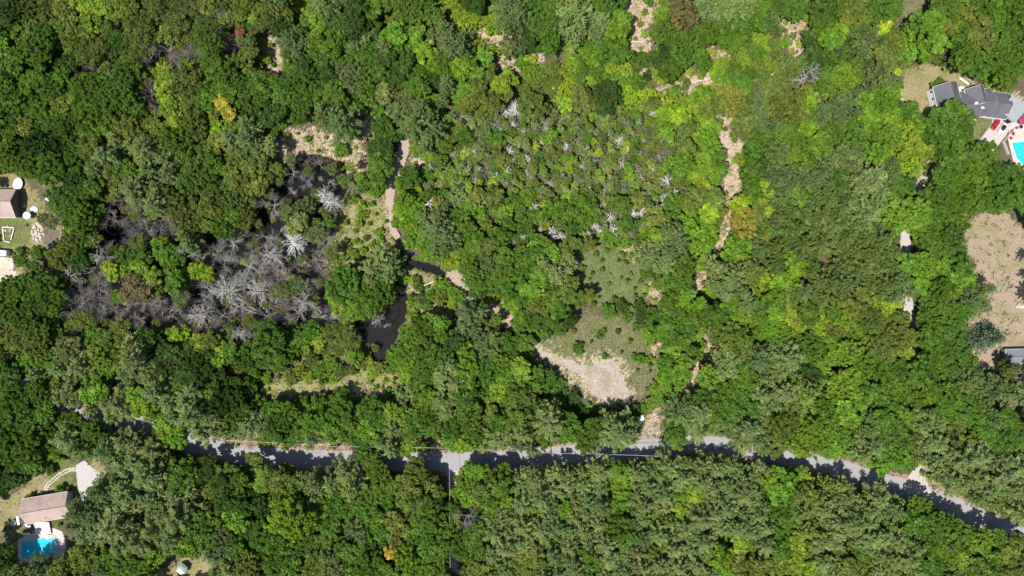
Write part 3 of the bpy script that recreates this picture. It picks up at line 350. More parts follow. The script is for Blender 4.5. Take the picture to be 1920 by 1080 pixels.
def pine_crown(levels, per, tufts, seed=0, ls=.095, spiky=False, tall=1.9):
    g = np.random.default_rng(seed); P = []; A = []; Sz = []; B = []; N = []
    for lv in range(levels):
        f = lv/(levels-1)                                 # 0 bottom, 1 top
        z = -tall*.5+tall*f**.9
        L = (1-f)**(.8 if spiky else .62)*.98+.1
        nb = per if f < .75 else per-1
        ph = g.uniform(0, 6.28)
        for b in range(nb):
            a = ph+b*6.283/nb+g.normal(0, .16); l = L*g.uniform(.55, 1.25)
            rise = g.uniform(.05, .3) if not spiky else -.12
            d = np.array([math.cos(a), math.sin(a), rise]); side = np.array([-math.sin(a), math.cos(a), 0])
            n = max(5, int(tufts*l)); t = g.uniform(.12, 1, n)**.7
            wd = (.105 if not spiky else .1)*(.35+np.sin(np.clip(t, 0, 1)*2.6))*np.sqrt(l)
            o = g.uniform(-1, 1, n)
            p = np.outer(t*l, d)+np.outer(o*wd, side)+np.array([0, 0, z]); p[:, 2] += g.normal(0, .035, n)-np.abs(o)*.05-t*t*.06
            P.append(p); A.append(d*(1-.0*t[:, None])+np.outer(o*.9, side)); Sz.append(ls*(.7+.5*g.uniform(0, 1, n))); B.append(np.full(n, g.uniform(.8, 1.2))*(.8+.35*t))
            N.append(np.tile([0, 0, 1.], (n, 1))+np.outer(o*.8, side)-d*.15)
    P = np.vstack(P); A = np.vstack(A); Sz = np.concatenate(Sz); B = np.concatenate(B); N = np.vstack(N)
    P = P+rng.normal(0, .018, P.shape); V, Q = quads_at(P, N, Sz*.62, 2.1, A, jit=.38)
    return V, Q, tints(len(P), .84, 1.18, .06, B)
def branches(seed, nmain, depth, length, r0, up=.6, spread=.9, wig=.25, kids=3):
    g = np.random.default_rng(seed); out = []
    def grow(p, d, l, r, k):
        n = 3; q = p
        for i in range(n):
            d2 = d+g.normal(0, wig, 3)*.5; d2[2] += .04; d2 /= np.linalg.norm(d2); e = q+d2*l/n
            ra = r*(1-.22*i); rb_ = r*(1-.22*(i+1)); out.append((*q, *e, ra, rb_)); q = e; d = d2
            if k > 0 and (i > 0 or k < depth):
                for _ in range(kids if i == n-1 else kids-1):
                    s = g.normal(0, 1, 3); s -= d*s.dot(d); s /= np.linalg.norm(s)+1e-9
                    nd = d*.75+s*g.uniform(.5, 1)*spread; nd /= np.linalg.norm(nd)
                    grow(q, nd, l*g.uniform(.45, .7), rb_*.62, k-1)
    for i in range(nmain):
        a = 6.283*i/nmain+g.normal(0, .3); d = np.array([math.cos(a)*g.uniform(.3, 1), math.sin(a)*g.uniform(.3, 1), up*g.uniform(.5, 1.5)]); d /= np.linalg.norm(d)
        grow(np.array([0, 0, -.45]), d, length*g.uniform(.8, 1.1), r0, depth)
    return segs(out, 3)
def snag(seed, nb, th=1.0):                         # bleached trunk with curved bare limbs all round
    g = np.random.default_rng(seed); out = []
    p = np.array([0, 0, -1.9]); pts = [p]
    for i in range(8): p = p+np.array([g.normal(0, .02), g.normal(0, .02), 2.9/8]); pts.append(p)
    for i in range(8): out.append((*pts[i], *pts[i+1], .085*th**.7-.009*i*th, .085*th**.7-.009*(i+1)*th))
    for b in range(nb):
        f = g.uniform(.33, 1); q = pts[0]+(pts[-1]-pts[0])*f; a = g.uniform(0, 6.28); l = (1.15-f*.65)*g.uniform(.6, 1.05)
        d = np.array([math.cos(a), math.sin(a), g.uniform(-.1, .35)]); tw = g.normal(0, .45); r = .036*th*g.uniform(.7, 1.2)
        for k in range(4):
            c, s_ = math.cos(tw*.35), math.sin(tw*.35); d = np.array([d[0]*c-d[1]*s_, d[0]*s_+d[1]*c, d[2]+g.normal(0, .12)])
            e = q+d/np.linalg.norm(d)*l/4; out.append((*q, *e, r*(1-.2*k), r*(1-.2*(k+1)))); 
            if k >= 1:
                for _ in range(2):
                    d3 = d+np.array([g.normal(0, .7), g.normal(0, .7), g.normal(0, .3)]); d3 /= np.linalg.norm(d3); out.append((*e, *(e+d3*l*.24), r*.6, r*.3))
            q = e
    return segs(out, 4)
def limbs(seed):
    g = np.random.default_rng(seed); out = []; z = 0; p = np.zeros(3); r = .5
    for i in range(5): q = p+np.array([g.normal(0, .04), g.normal(0, .04), .12]); out.append((*p, *q, r*(1-.1*i), r*(1-.1*(i+1)))); p = q
    for k in range(5):
        a = k*1.257+g.normal(0, .3); q = p*.85; rr = .24
        for j in range(3): e = q+np.array([math.cos(a)*1.1, math.sin(a)*1.1, .1]); out.append((*q, *e, rr*(1-.25*j), rr*(1-.25*(j+1)))); q = e
    return segs(out, 6)

M_leaf = leafmat('foliage', trans=.33); M_need = leafmat('needles', trans=.16, rough=.6)
M_cover = leafmat('cover_foliage', use_obj=False)
M_bark = mat('bark', (.11, .085, .065), .9, (.06, .045, .035), 6)
M_pbark = mat('pine_bark', (.10, .08, .07), .9, (.05, .04, .035), 6)
def tintmat(name, rough=.85):
    m = bpy.data.materials.new(name); m.use_nodes = True; t = m.node_tree; b = t.nodes['Principled BSDF']; b.inputs['Roughness'].default_value = rough; b.inputs['Specular IOR Level'].default_value = .2
    oi = t.nodes.new('ShaderNodeObjectInfo'); n = t.nodes.new('ShaderNodeTexNoise'); n.inputs['Scale'].default_value = 5
    tc = t.nodes.new('ShaderNodeTexCoord'); t.links.new(tc.outputs['Object'], n.inputs[0])
    mr = t.nodes.new('ShaderNodeMapRange'); mr.inputs[3].default_value = .7; mr.inputs[4].default_value = 1.2; t.links.new(n.outputs[0], mr.inputs[0])
    vm = t.nodes.new('ShaderNodeVectorMath'); vm.operation = 'SCALE'; t.links.new(oi.outputs['Color'], vm.inputs[0]); t.links.new(mr.outputs[0], vm.inputs['Scale'])
    t.links.new(vm.outputs[0], b.inputs['Base Color']); return m
M_dead = tintmat('bare_wood')

def protomesh(name, data, m):
    V, Q, T = data; me = mk(name, V, mat=m, quads=Q); colattr(me, T); return me
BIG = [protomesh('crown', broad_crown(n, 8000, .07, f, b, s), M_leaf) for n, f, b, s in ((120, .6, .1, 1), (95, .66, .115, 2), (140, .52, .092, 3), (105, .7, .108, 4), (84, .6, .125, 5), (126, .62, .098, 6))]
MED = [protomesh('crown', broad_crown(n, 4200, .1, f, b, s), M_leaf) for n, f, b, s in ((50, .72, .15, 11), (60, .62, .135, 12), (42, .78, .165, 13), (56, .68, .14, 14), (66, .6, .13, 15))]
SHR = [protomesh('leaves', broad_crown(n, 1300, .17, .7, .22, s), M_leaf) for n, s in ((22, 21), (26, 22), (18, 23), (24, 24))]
THIN = [protomesh('crown', broad_crown(n, 1500, .11, .8, .26, s), M_leaf) for n, s in ((26, 31), (20, 32), (24, 33))]
PINE = [protomesh('crown', pine_crown(l, p, t, s), M_need) for l, p, t, s in ((8, 8, 84, 41), (7, 8, 90, 42), (9, 7, 80, 43), (7, 9, 80, 44), (8, 7, 88, 45))]
SPR = [protomesh('crown', pine_crown(13, 11, 40, 51, .105, True, 2.4), M_need)]
GREY = [mk('branches', *(lambda d: (d[0], None, M_dead, d[1]))(branches(s, n, dp, ln, .03, kids=kk, wig=.2))) for s, n, dp, ln, kk in ((61, 6, 3, .66, 3), (62, 8, 2, .85, 4), (63, 7, 2, .9, 4), (64, 6, 2, .82, 5))]
SNAG = [mk('limbs', *(lambda d: (d[0], None, M_dead, d[1]))(snag(s, n, .75))) for s, n in ((71, 34), (72, 26), (73, 42), (74, 30))]
SNAGT = [mk('limbs', *(lambda d: (d[0], None, M_dead, d[1]))(snag(s, n, .42))) for s, n in ((75, 54), (76, 46), (77, 62))]
TRUNK = [mk('trunk', *(lambda d: (d[0], None, M_bark, d[1]))(limbs(s))) for s in (81, 82, 83)]
PTRUNK = mk('trunk', *(lambda d: (d[0], None, M_pbark, d[1]))(segs([(0, 0, 0, .1, 0, .35, .5, .4), (.1, 0, .35, 0, .1, .7, .4, .25), (0, .1, .7, 0, 0, 1, .25, .04)], 8)))
DTRUNK = mk('trunk', *(lambda d: (d[0], None, M_dead, d[1]))(segs([(0, 0, 0, .2, 0, .5, .5, .4), (.2, 0, .5, .1, .2, 1, .4, .25)], 7)))

TONE = {'D': (.048, .095, .018), 'G': (.086, .165, .023), 'B': (.135, .245, .027), 'Y': (.20, .29, .032), 'Z': (.25, .36, .03), 'O': (.125, .170, .034),
        'K': (.092, .138, .045), 'L': (.138, .188, .062), 'N': (.13, .13, .045), 'C': (.36, .32, .05), 'R': (.38, .15, .08), 'M': (.16, .14, .07), 'E': (.082, .125, .07), 'F': (.088, .130, .034)}
WOOD = {'W': (.60, .575, .54), 'G': (.33, .31, .28), 'V': (.225, .20, .18), 'M': (.24, .20, .17), 'L': (.37, .345, .29), 'E': (.3, .3, .3)}
TONEW = {'F': 'dark grey-green', 'D': 'dark green', 'G': 'deep green', 'B': 'bright green', 'Y': 'yellow-green', 'Z': 'lime green', 'O': 'olive green', 'K': 'grey-green', 'L': 'pale grey-green', 'N': 'brownish olive', 'C': 'golden yellow', 'R': 'rusty red', 'M': 'brownish green', 'E': 'dark grey-green'}
WOODW = {'W': 'white', 'G': 'grey', 'V': 'mauve-grey', 'M': 'brown-grey', 'L': 'pale grey'}

# ---------------------------------------------------------------- where things grow
T = []                                       # photo px, px, radius px, kind, tone
for (ox, oy), s in PLAN.items():
    for e in s.replace('\n', '').split(';'):
        if not e.strip(): continue
        a = e.split(); x, y, r, c = float(a[0]), float(a[1]), float(a[2]), a[3]
        tone = 'C2' if c.endswith('C2') else c[1]
        if r > 2: T.append([ox+x/3, oy+y/3, r/3, c[0], tone])
TONE['C2'] = (.21, .21, .045); TONEW['C2'] = 'yellow-olive'
nplan = len(T)
ROAD = [(-60, 640), (0, 678), (80, 742), (170, 775), (280, 806), (370, 832), (450, 852), (540, 858), (640, 862), (740, 866), (850, 866), (930, 864), (1010, 857), (1080, 851), (1150, 848), (1220, 840), (1290, 834), (1350, 836), (1420, 846), (1500, 861), (1570, 878), (1640, 901), (1700, 916), (1760, 936), (1830, 968), (1900, 1000), (1990, 1040)]
LANE_E = [(1715, 915), (1722, 890), (1722, 850), (1718, 780), (1714, 720), (1712, 665), (1708, 625), (1702, 570), (1700, 520), (1698, 450), (1706, 380), (1740, 330), (1780, 300), (1822, 288)]
LANE_S = [(848, 872), (850, 900), (852, 940), (856, 1000), (852, 1050), (850, 1110)]
LANE_W = [(130, 745), (150, 790), (155, 830), (156, 868)]
road_poly, road_c = ribbon([W(*p) for p in ROAD], 6.7)
lane_e, _ = ribbon([W(*p) for p in LANE_E], 3.8); lane_s, _ = ribbon([W(*p) for p in LANE_S], 4.2)
GLIMPSE = [pxpoly(s) for s in ('1688,432 1704,430 1712,470 1690,470', '1698,560 1712,560 1716,600 1696,600', '1698,616 1714,616 1716,636 1698,634', '1702,650 1716,650 1718,678 1702,674', '1690,870 1735,862 1760,935 1690,925', '828,880 864,880 866,915 845,935 832,915', '846,1042 858,1042 858,1068 846,1068')]
OPEN = [road_poly]+GLIMPSE+[pxpoly(s) for s in (SAND, SWAMP, POND, STREAM, PATHBROWN, BANK, PARK, DRIVE_R, DRIVE_L)]+[pxpoly(s) for _, s in PATCH]
YARDS = [pxpoly(s) for s in ("1735,140 1945,140 1945,330 1880,330 1830,292 1790,285 1855,215 1740,215", "-10,330 120,345 122,470 -10,545", "-10,925 160,880 160,960 130,1050 20,1055 -10,1010", "295,1090 300,1045 400,1035 390,1090")]
OPEN += YARDS
OP = np.array([W(t[0], t[1]) for t in T])
cand = []
TX = np.array([t[0] for t in T]); TY = np.array([t[1] for t in T]); TR = np.array([t[2] for t in T])
CS = np.array(CL("850,205 1000,195 1150,205 1300,245 1310,330 1290,400 1240,440 1150,448 1000,446 900,440 850,400 800,350 800,280"))
xs, ys, rs = list(TX), list(TY), list(TR)
for r_try, n_try in ((22, 9000), (16, 14000), (11, 18000)):
    cx = rng.uniform(-25, 1945, n_try); cy = rng.uniform(-25, 1105, n_try); wx, wy = W(cx, cy)
    bad = np.zeros(n_try, bool)
    for P in OPEN:
        for aa in range(9):
            f_ = 0 if aa == 8 else r_try*.85; bad |= inpoly(*W(cx+f_*math.cos(aa*.785), cy+f_*math.sin(aa*.785)), P)
    for x, y in zip(cx[~bad], cy[~bad]):
        ax = np.asarray(xs); ay = np.asarray(ys); ar = np.asarray(rs); d = np.hypot(ax-x, ay-y)
        incs = bool(inpoly(np.array([x]), np.array([y]), CS)[0])
        k = .62 if not incs else .8
        rr = r_try if not incs else min(r_try, random.uniform(7, 12))
        if (d < np.maximum(ar, rr)*.45+k*rr*.75).any(): continue
        i = int(np.argmin(d[:nplan]-TR*.6)); kd, tn = T[i][3], T[i][4]
        if incs:
            kd, tn = random.choice([('b', 'B'), ('b', 'O'), ('b', 'G'), ('t', 'L'), ('b', 'L'), ('t', 'O'), ('b', 'B'), ('b', 'K'), ('b', 'O'), ('t', 'L'), ('b', 'Y'), ('g', 'L')])
        elif kd in 'de' or (kd == 'g' and random.random() < .6): kd, tn = 'b', 'O'
        if tn in 'CRZN' : tn = 'O'
        if kd == 's': rr = min(rr, 14)
        elif rr < 12 and kd == 'p': rr = 13
        T.append([x, y, rr*random.uniform(.9, 1.15), kd, tn]); xs.append(x); ys.append(y); rs.append(rr)

def spread(poly, n, gap, pick, avoid=()):
    P = np.array(CL(poly)) if isinstance(poly, str) else np.array(poly); x0, y0 = P.min(0); x1, y1 = P.max(0); got = []
    for _ in range(n):
        x, y = random.uniform(x0, x1), random.uniform(y0, y1)
        if not inpoly(np.array([x]), np.array([y]), P)[0] or any(math.hypot(a-x, c-y) < gap for a, c in got): continue
        if any(inpoly(np.array([x]), np.array([y]), q)[0] for q in avoid): continue
        got.append((x, y)); r, kd, tn = pick(x, y); T.append([x, y, r, kd, tn])
def pick_swamp(x, y):
    u_ = random.random()
    if u_ < .38: return random.uniform(11, 19), 'g', random.choice('GGVGLM')
    if u_ < .70: return random.uniform(9, 15), 't', random.choice('OLMO')
    if u_ < .88: return random.uniform(8, 14), 'd', random.choice('GL')
    return random.uniform(6, 11), 's', random.choice('OYO')
spread(SWAMP, 900, 18, pick_swamp)
spread("250,20 430,20 450,60 470,130 400,150 340,200 270,120 215,60", 60, 20, lambda x, y: (random.uniform(10, 16), 'g', 'V'))
spread(CS.tolist(), 900, 21, lambda x, y: (random.uniform(6, 10), 'd', random.choice('LLGW')) if random.random() < .88 else (random.uniform(7, 10), 'g', 'L'))
keepclear = [np.array(CL('1190,750 1262,745 1258,800 1245,850 1190,850')), np.array(CL('1800,585 1890,585 1890,720 1800,720')), np.array(CL("1000,640 1030,655 1085,690 1130,672 1170,690 1182,740 1150,757 1095,720 1010,668"))]
for nm_, s_ in PATCH:
    if nm_ == 'slash': spread(s_, 26, 12, lambda x, y: (random.uniform(2.5, 7.5), 's', random.choice('BYOYG')), keepclear)
    elif nm_ == 'marsh': spread(s_, 60, 10, lambda x, y: (random.triangular(2.5, 12, 4), 's', random.choice('BYOYG')))
spread("1085,480 1140,462 1190,475 1215,520 1215,570 1180,580 1150,575 1100,565 1078,530", 70, 13, lambda x, y: (random.uniform(3.5, 7), 's', random.choice('GOBG')))
spread("1000,600 1100,560 1200,580 1235,640 1228,740 1200,750 1190,690 1150,650 1060,660 1000,640", 60, 17, lambda x, y: (random.uniform(3, 7), 's', random.choice('GOBD')), keepclear)
spread("1060,60 1330,60 1420,60 1420,190 1350,215 1310,240 1200,190 1060,180 980,160 900,150 960,120", 500, 15, lambda x, y: (random.uniform(6, 11), 's', random.choice('YBYBOZ')))

# ---------------------------------------------------------------- how each one is told apart
MARKS = [("the grey-roofed house", 1830, 190), ("the small red car", 1867, 233), ("the turquoise pool by the right edge", 1912, 285), ("the grey-roofed shed", 1905, 668), ("the lone spruce in the clearing", 1853, 633),
 ("the bare clearing's top end", 1850, 405), ("the bare clearing's narrow waist", 1835, 590), ("the topmost gap in the side lane", 1700, 450), ("the middle gap in the side lane", 1703, 580), ("the lowest gap in the side lane", 1708, 662), ("the side lane's pale mouth", 1715, 892),
 ("the sunlit road bend", 1620, 885), ("the road's right-hand end", 1885, 995), ("the open road right of centre", 1510, 855), ("the leafless tree below the road", 874, 965), ("the wide bright tree below the road", 553, 965), ("the white pickup truck", 1198, 775),
 ("the sand patch's lower tip", 1165, 750), ("the sand patch's narrow upper tip", 1003, 650), ("the brushy track's top end", 1358, 225), ("the brushy track's widest part", 1385, 330), ("the brushy track's bottom end", 1352, 460), ("the brown star-shaped bare patch", 1308, 532), ("the brushy hollow above the road", 1335, 660),
 ("the long pale fallen log", 1310, 152), ("the big grey snag top right", 1512, 148), ("the bare strip at the top edge", 1200, 60), ("the grassy track at the top right", 1715, 20), ("the wide round tree top right", 1720, 63), ("the big half yellow tree", 1690, 275),
 ("the stream's dark bend", 820, 505), ("the tan stream bank", 875, 550), ("the black pond", 725, 620), ("the round island of green trees", 670, 555), ("the log across the pond", 780, 555), ("the pair of white snags", 590, 360), ("the white snag over dark water", 547, 457), ("the white starburst snag", 805, 380),
 ("the row of small white snags", 1060, 445), ("the tan marsh meadow", 685, 410), ("the narrow brown path", 738, 340), ("the pink-brown bare ground", 590, 260), ("the golden yellow tree", 424, 205), ("the rusty red treetop", 452, 62), ("the mauve thicket at the top", 310, 93), ("the left-edge house", 14, 380), ("the rock pile", 75, 430), ("the pale parking lot", 12, 510),
 ("the bare trees in mid swamp", 470, 520), ("the swamp's left arm", 180, 560), ("the murky pool beside the swamp", 215, 420), ("the yellow shrub strip", 610, 700), ("the shaded road gap at left", 275, 800), ("the sunlit road's left end", 470, 850), ("the house with a deck", 80, 955), ("the kidney-cornered blue pool", 72, 1028), ("the grey house driveway", 166, 900), ("the green and white tent", 341, 1067),
 ("the bare gap at the bottom edge", 850, 1045), ("the open green meadow top", 1140, 490), ("the brown meadow", 1130, 640), ("the yellow-olive track tree", 1367, 187), ("the small tan patch far right", 1900, 770), ("the bare bank at the top", 915, 72), ("the thin bare strip top left", 515, 110), ("the road junction", 850, 865), ("the sunlit road in the middle", 1050, 850), ("the dark mauve scrub patch", 860, 215), ("the picture's bottom left corner", 0, 1080), ("the picture's bottom right corner", 1920, 1080), ("the picture's top left corner", 0, 0), ("the picture's top right corner", 1920, 0), ("the bottom edge right of middle", 1400, 1080), ("the top edge left of middle", 640, 0), ("the picture's centre", 960, 540), ("the dark pine mass at right", 1560, 450)]
ORD = ['', 'second', 'third', 'fourth', 'fifth', 'sixth', 'seventh', 'eighth', 'ninth', 'tenth', 'eleventh', 'twelfth', 'thirteenth', 'fourteenth', 'fifteenth', 'sixteenth', 'seventeenth', 'eighteenth']
KN = {'b': ('broadleaf_tree', 'broadleaf tree', 'broadleaf trees of the wood'), 'p': ('pine_tree', 'pine tree', 'pines of the wood'), 'e': ('spruce_tree', 'spruce tree', None), 's': ('shrub', 'shrub', 'shrubs in the openings'),
      'd': ('dead_tree', 'dead tree', 'bleached dead trees'), 'g': ('leafless_tree', 'leafless tree', 'leafless trees in and round the swamp'), 't': ('thin_leaved_tree', 'thin-leaved tree', 'thin-leaved trees in and round the swamp')}
def dirword(dx, dy):
    a = (math.degrees(math.atan2(-dy, dx))+360) % 360
    return ['right of', 'up-right of', 'above', 'up-left of', 'left of', 'down-left of', 'below', 'down-right of'][int((a+22.5)//45) % 8]
def rank_labels(items):                      # items: (x, y, text before, text after); ordinals by distance from their own centre
    cx = sum(i[0] for i in items)/len(items); cy = sum(i[1] for i in items)/len(items); bk = {}
    for k, i in enumerate(items): bk.setdefault((i[2], dirword(i[0]-cx, -(i[1]-cy)), i[3]), []).append((math.hypot(i[0]-cx, i[1]-cy), k))
    out = [None]*len(items)
    for (p, dw, q), l in bk.items():
        l.sort()
        for n, (_, k) in enumerate(l): out[k] = f"{p}, {'innermost' if n == 0 and len(l) > 1 else ORD[n]+' out' if n else ''} {dw} {q}".replace(',  ', ', ').replace('  ', ' ')
    return out
def make_labels(L):
    buckets = {}
    for i, (x, y, r, kd, tn) in enumerate(L):
        j = min(range(len(MARKS)), key=lambda q: math.hypot(MARKS[q][1]-x, MARKS[q][2]-y)); m = MARKS[j]; d = math.hypot(m[1]-x, m[2]-y)
        big = {'b': (15, 24, 32), 'p': (18, 26, 32), 's': (10, 14, 18)}.get(kd, (14, 20, 26))
        sz = 'small' if r < big[0] else 'mid-sized' if r < big[1] else 'broad' if r < big[2] else 'very broad'
        tone = (WOODW if kd in 'dg' else TONEW)[tn]
        dw = dirword(x-m[1], y-m[2]) if d > 5 else 'at'
        buckets.setdefault((sz, tone, KN[kd][1], dw, m[0]), []).append((d, i))
    out = [None]*len(L)
    for (sz, tone, kn, dw, mk_), lst in buckets.items():
        lst.sort()
        for n, (d, i) in enumerate(lst):
            if len(lst) == 1: out[i] = f"{sz} {tone} {kn} {dw} {mk_}"
            else: out[i] = f"{(ORD[min(n, 17)]+' ').lstrip()}nearest {sz} {tone} {kn} {dw} {mk_}".replace(' nearest', '-nearest' if n else ' nearest')
    return out

# ---------------------------------------------------------------- split countable from massed
keep = []; mass = []
for kd in 'bpestgd':
    L = sorted([t for t in T if t[3] == kd], key=lambda t: -t[2]*(1 if -5 < t[0] < 1925 and -5 < t[1] < 1085 else .1))
    keep += L[:298]; mass += L[298:]
print('trees', {k: sum(t[3] == k for t in T) for k in 'bpestgd'}, 'kept', len(keep), 'massed', len(mass))
labels = make_labels(keep)
def dims(t):
    x, y, r, kd, tn = t; rm = r*PX*.9
    h = {'b': 6.5+1.1*rm, 'p': 9+1.35*rm, 'e': 6+1.2*rm, 's': .9+.95*rm, 'd': 8+.9*rm, 'g': 5+1.1*rm, 't': 5.5+1.2*rm}[kd]
    if kd == 'b' and rm < 4: h = 2.5+2.1*rm
    h *= random.uniform(.82, 1.16)
    for P_, f_ in LOWZ:
        if inpoly(np.array([x]), np.array([y]), P_)[0]: h = max(h*f_, 1.2*rm)
    ry_ = np.interp(x, [q[0] for q in ROAD], [q[1] for q in ROAD])
    if kd in 'bp' and 0 < y-ry_ < 62: h *= .95                 # south verge trees shortened to trim their shadow on the road
    if tn in 'CR' and kd == 'b': h += 3.5
    if kd == 'g' and 23.9 < r < 24.1 and y > 900: h = 15
    return rm, h
LOWZ = [(np.array(CL("440,740 780,740 780,835 440,835")), .78), (np.array(CL("960,560 1045,560 1065,690 960,690")), .55), (np.array(CL("900,620 1060,690 1100,770 900,770")), .78), (np.array(CL("440,640 770,640 780,765 440,765")), .62), (np.array(CL("870,50 1070,60 1040,150 870,140")), .75), (np.array(CL("1340,50 1500,50 1500,200 1340,200")), .75), (CS, .62), (np.array(CL("1290,205 1450,205 1450,500 1290,500")), .6), (np.array(CL("660,180 770,180 790,460 660,460")), .68), (np.array(CL("1040,60 1340,100 1330,250 1040,190")), .7), (np.array(CL("1780,270 1900,270 1900,360 1780,360")), .8)]
SWP, PDP = pxpoly(SWAMP), pxpoly(POND)
def water(x, y): return bool(inpoly(np.array([x]), np.array([y]), SWP)[0] or inpoly(np.array([x]), np.array([y]), PDP)[0])
def shade(t):
    if inpoly(np.array([t[0]]), np.array([t[1]]), CS)[0]: return 1.32
    return .84 if t[0] < 520 and t[1] < 600 else .9 if t[0] < 640 else 1.0   # older, darker wood to the left
def vary(c, a=.12):
    b = random.uniform(1-a*1.2, 1+a*1.2); return (c[0]*b*random.uniform(1-a, 1+a), c[1]*b, c[2]*b*random.uniform(1-a, 1+a), 1)
def grow(t, label):
    x, y, r, kd, tn = t; rm, h = dims(t); nm, cat, grp = KN[kd]
    crownz = {'b': h-.62*rm, 'p': h-.95*rm, 'e': h-1.2*rm, 's': h-.7*rm, 't': h-.7*rm, 'g': h-.5*rm, 'd': h-1.0*rm}[kd]
    wx, wy = W(x, y, max(crownz, .1)); bz = -.6 if water(wx, wy) else -.02
    root = empty(nm, (wx, wy, bz), label, cat, grp, random.uniform(0, 6.283))
    lean = (0, 0)
    if kd in 'dg': root.rotation_euler.x = random.gauss(0, .09); root.rotation_euler.y = random.gauss(0, .09)
    if kd == 'b':
        c = ob('crown', random.choice(BIG if rm > 4.4 else MED), root, (0, 0, crownz)); c.scale = (rm*random.uniform(.95, 1.1), rm*random.uniform(.92, 1.08), rm*random.uniform(.85, 1.15)); c.color = vary(tuple(q*shade(t) for q in TONE[tn]), .14)
        k = ob('trunk', random.choice(TRUNK), root); k.scale = (.12+.05*rm, .12+.05*rm, crownz/.6)
    elif kd in 'pe':
        c = ob('crown', random.choice(PINE if kd == 'p' else SPR), root, (0, 0, crownz)); f = 1.08 if kd == 'p' else 1.0
        c.scale = (rm*f*random.uniform(.92, 1.08), rm*f*random.uniform(.92, 1.08), rm*random.uniform(.9, 1.1)); c.color = vary(tuple(q*shade(t) for q in TONE[tn]), .1)
        k = ob('trunk', PTRUNK, root); k.scale = (.45+.04*rm, .45+.04*rm, h*.97)
    elif kd == 's':
        c = ob('leaves', random.choice(SHR if rm < 3.2 else MED), root, (0, 0, max(crownz, .3))); c.scale = (rm, rm*random.uniform(.85, 1.1), rm*.75); c.color = vary(tuple(q*shade(t) for q in TONE[tn]), .14)
        if rm > 2.2: k = ob('stem', random.choice(TRUNK), root); k.scale = (.12, .12, max(crownz, .3)/.6)
    elif kd == 't':
        c = ob('crown', random.choice(THIN), root, (0, 0, crownz)); c.scale = (rm, rm, rm*.8); c.color = vary(tuple(q*shade(t) for q in TONE[tn]), .1)
        b = ob('branches', random.choice(GREY), root, (0, 0, crownz)); b.scale = (rm*.95, rm*.95, rm*.8); b.color = (*WOOD['G' if y > 300 or x > 700 else 'V'], 1)
        k = ob('trunk', DTRUNK, root); k.scale = (.3, .3, crownz-.4*rm*.8); k.color = (*WOOD['L'], 1)
    elif kd == 'g':
        b = ob('branches', random.choice(GREY), root, (0, 0, crownz)); b.scale = (rm*1.15, rm*1.15, rm*.95); b.color = vary(WOOD[tn], .08)
        k = ob('trunk', DTRUNK, root); k.scale = (.3, .3, crownz-.42*rm*.9); k.color = b.color
    else:
        b = ob('limbs', random.choice(SNAG if rm < 3 else SNAGT), root, (0, 0, crownz)); b.scale = (rm*1.15, rm*1.15, max(h-.0, 2)/2.9); b.location.z = 1.9*b.scale[2]; b.color = vary(WOOD[tn], .05)
    return root
print('long', [l for l in labels if len(l.split()) > 16])
for t, l in zip(keep, labels): grow(t, l)

# smaller trees past the first 298 of their kind: massed
LOW = {'b': [broad_crown(24, 1300, .19, .7, .25, 91), broad_crown(30, 1300, .19, .65, .22, 92), broad_crown(20, 1300, .2, .75, .27, 93)], 'p': [pine_crown(8, 6, 30, 94, .19), pine_crown(8, 7, 28, 95, .19)], 's': [broad_crown(12, 420, .3, .7, .3, 96)]}
LOW['t'] = LOW['b']; LOW['g'] = LOW['b']; LOW['d'] = LOW['b']
for kd in 'bpstgd':
    L = [t for t in mass if t[3] == kd]
    if not L: continue
    VV = []; QQ = []; TT = []; off = 0; SG = []
    for t in L:
        rm, h = dims(t); cz = max(h-.62*rm if kd != 'p' else h-.95*rm, .3); wx, wy = W(t[0], t[1], cz); a = random.uniform(0, 6.28)
        V, Q, C = random.choice(LOW['s' if kd == 's' else kd]); ca, sa = math.cos(a), math.sin(a)
        Vn = np.stack([(V[:, 0]*ca-V[:, 1]*sa)*rm+wx, (V[:, 0]*sa+V[:, 1]*ca)*rm+wy, V[:, 2]*rm+cz], 1)
        VV.append(Vn); QQ.append(Q+off); off += len(V); TT.append(C*np.array(vary(TONE[t[4]], .14)[:3])); SG.append((wx, wy, 0, wx, wy, cz, .2, .1))
    me = mk('small_trees', np.vstack(VV), mat=M_cover, quads=np.vstack(QQ)); colattr(me, np.vstack(TT))
    nm, lb, ct = {'b': ('young_broadleaf_trees', 'smaller broadleaf trees filling the gaps between the big crowns', 'young trees'), 'p': ('young_pines', 'smaller pines filling the gaps between the big pines', 'young trees'), 's': ('low_shrubs', 'low shrubs filling the openings', 'shrubs')}.get(kd, ('young_trees', 'smaller thin trees of the swamp', 'young trees'))
    o = tag(ob(nm, me), lb, ct, kind='stuff')
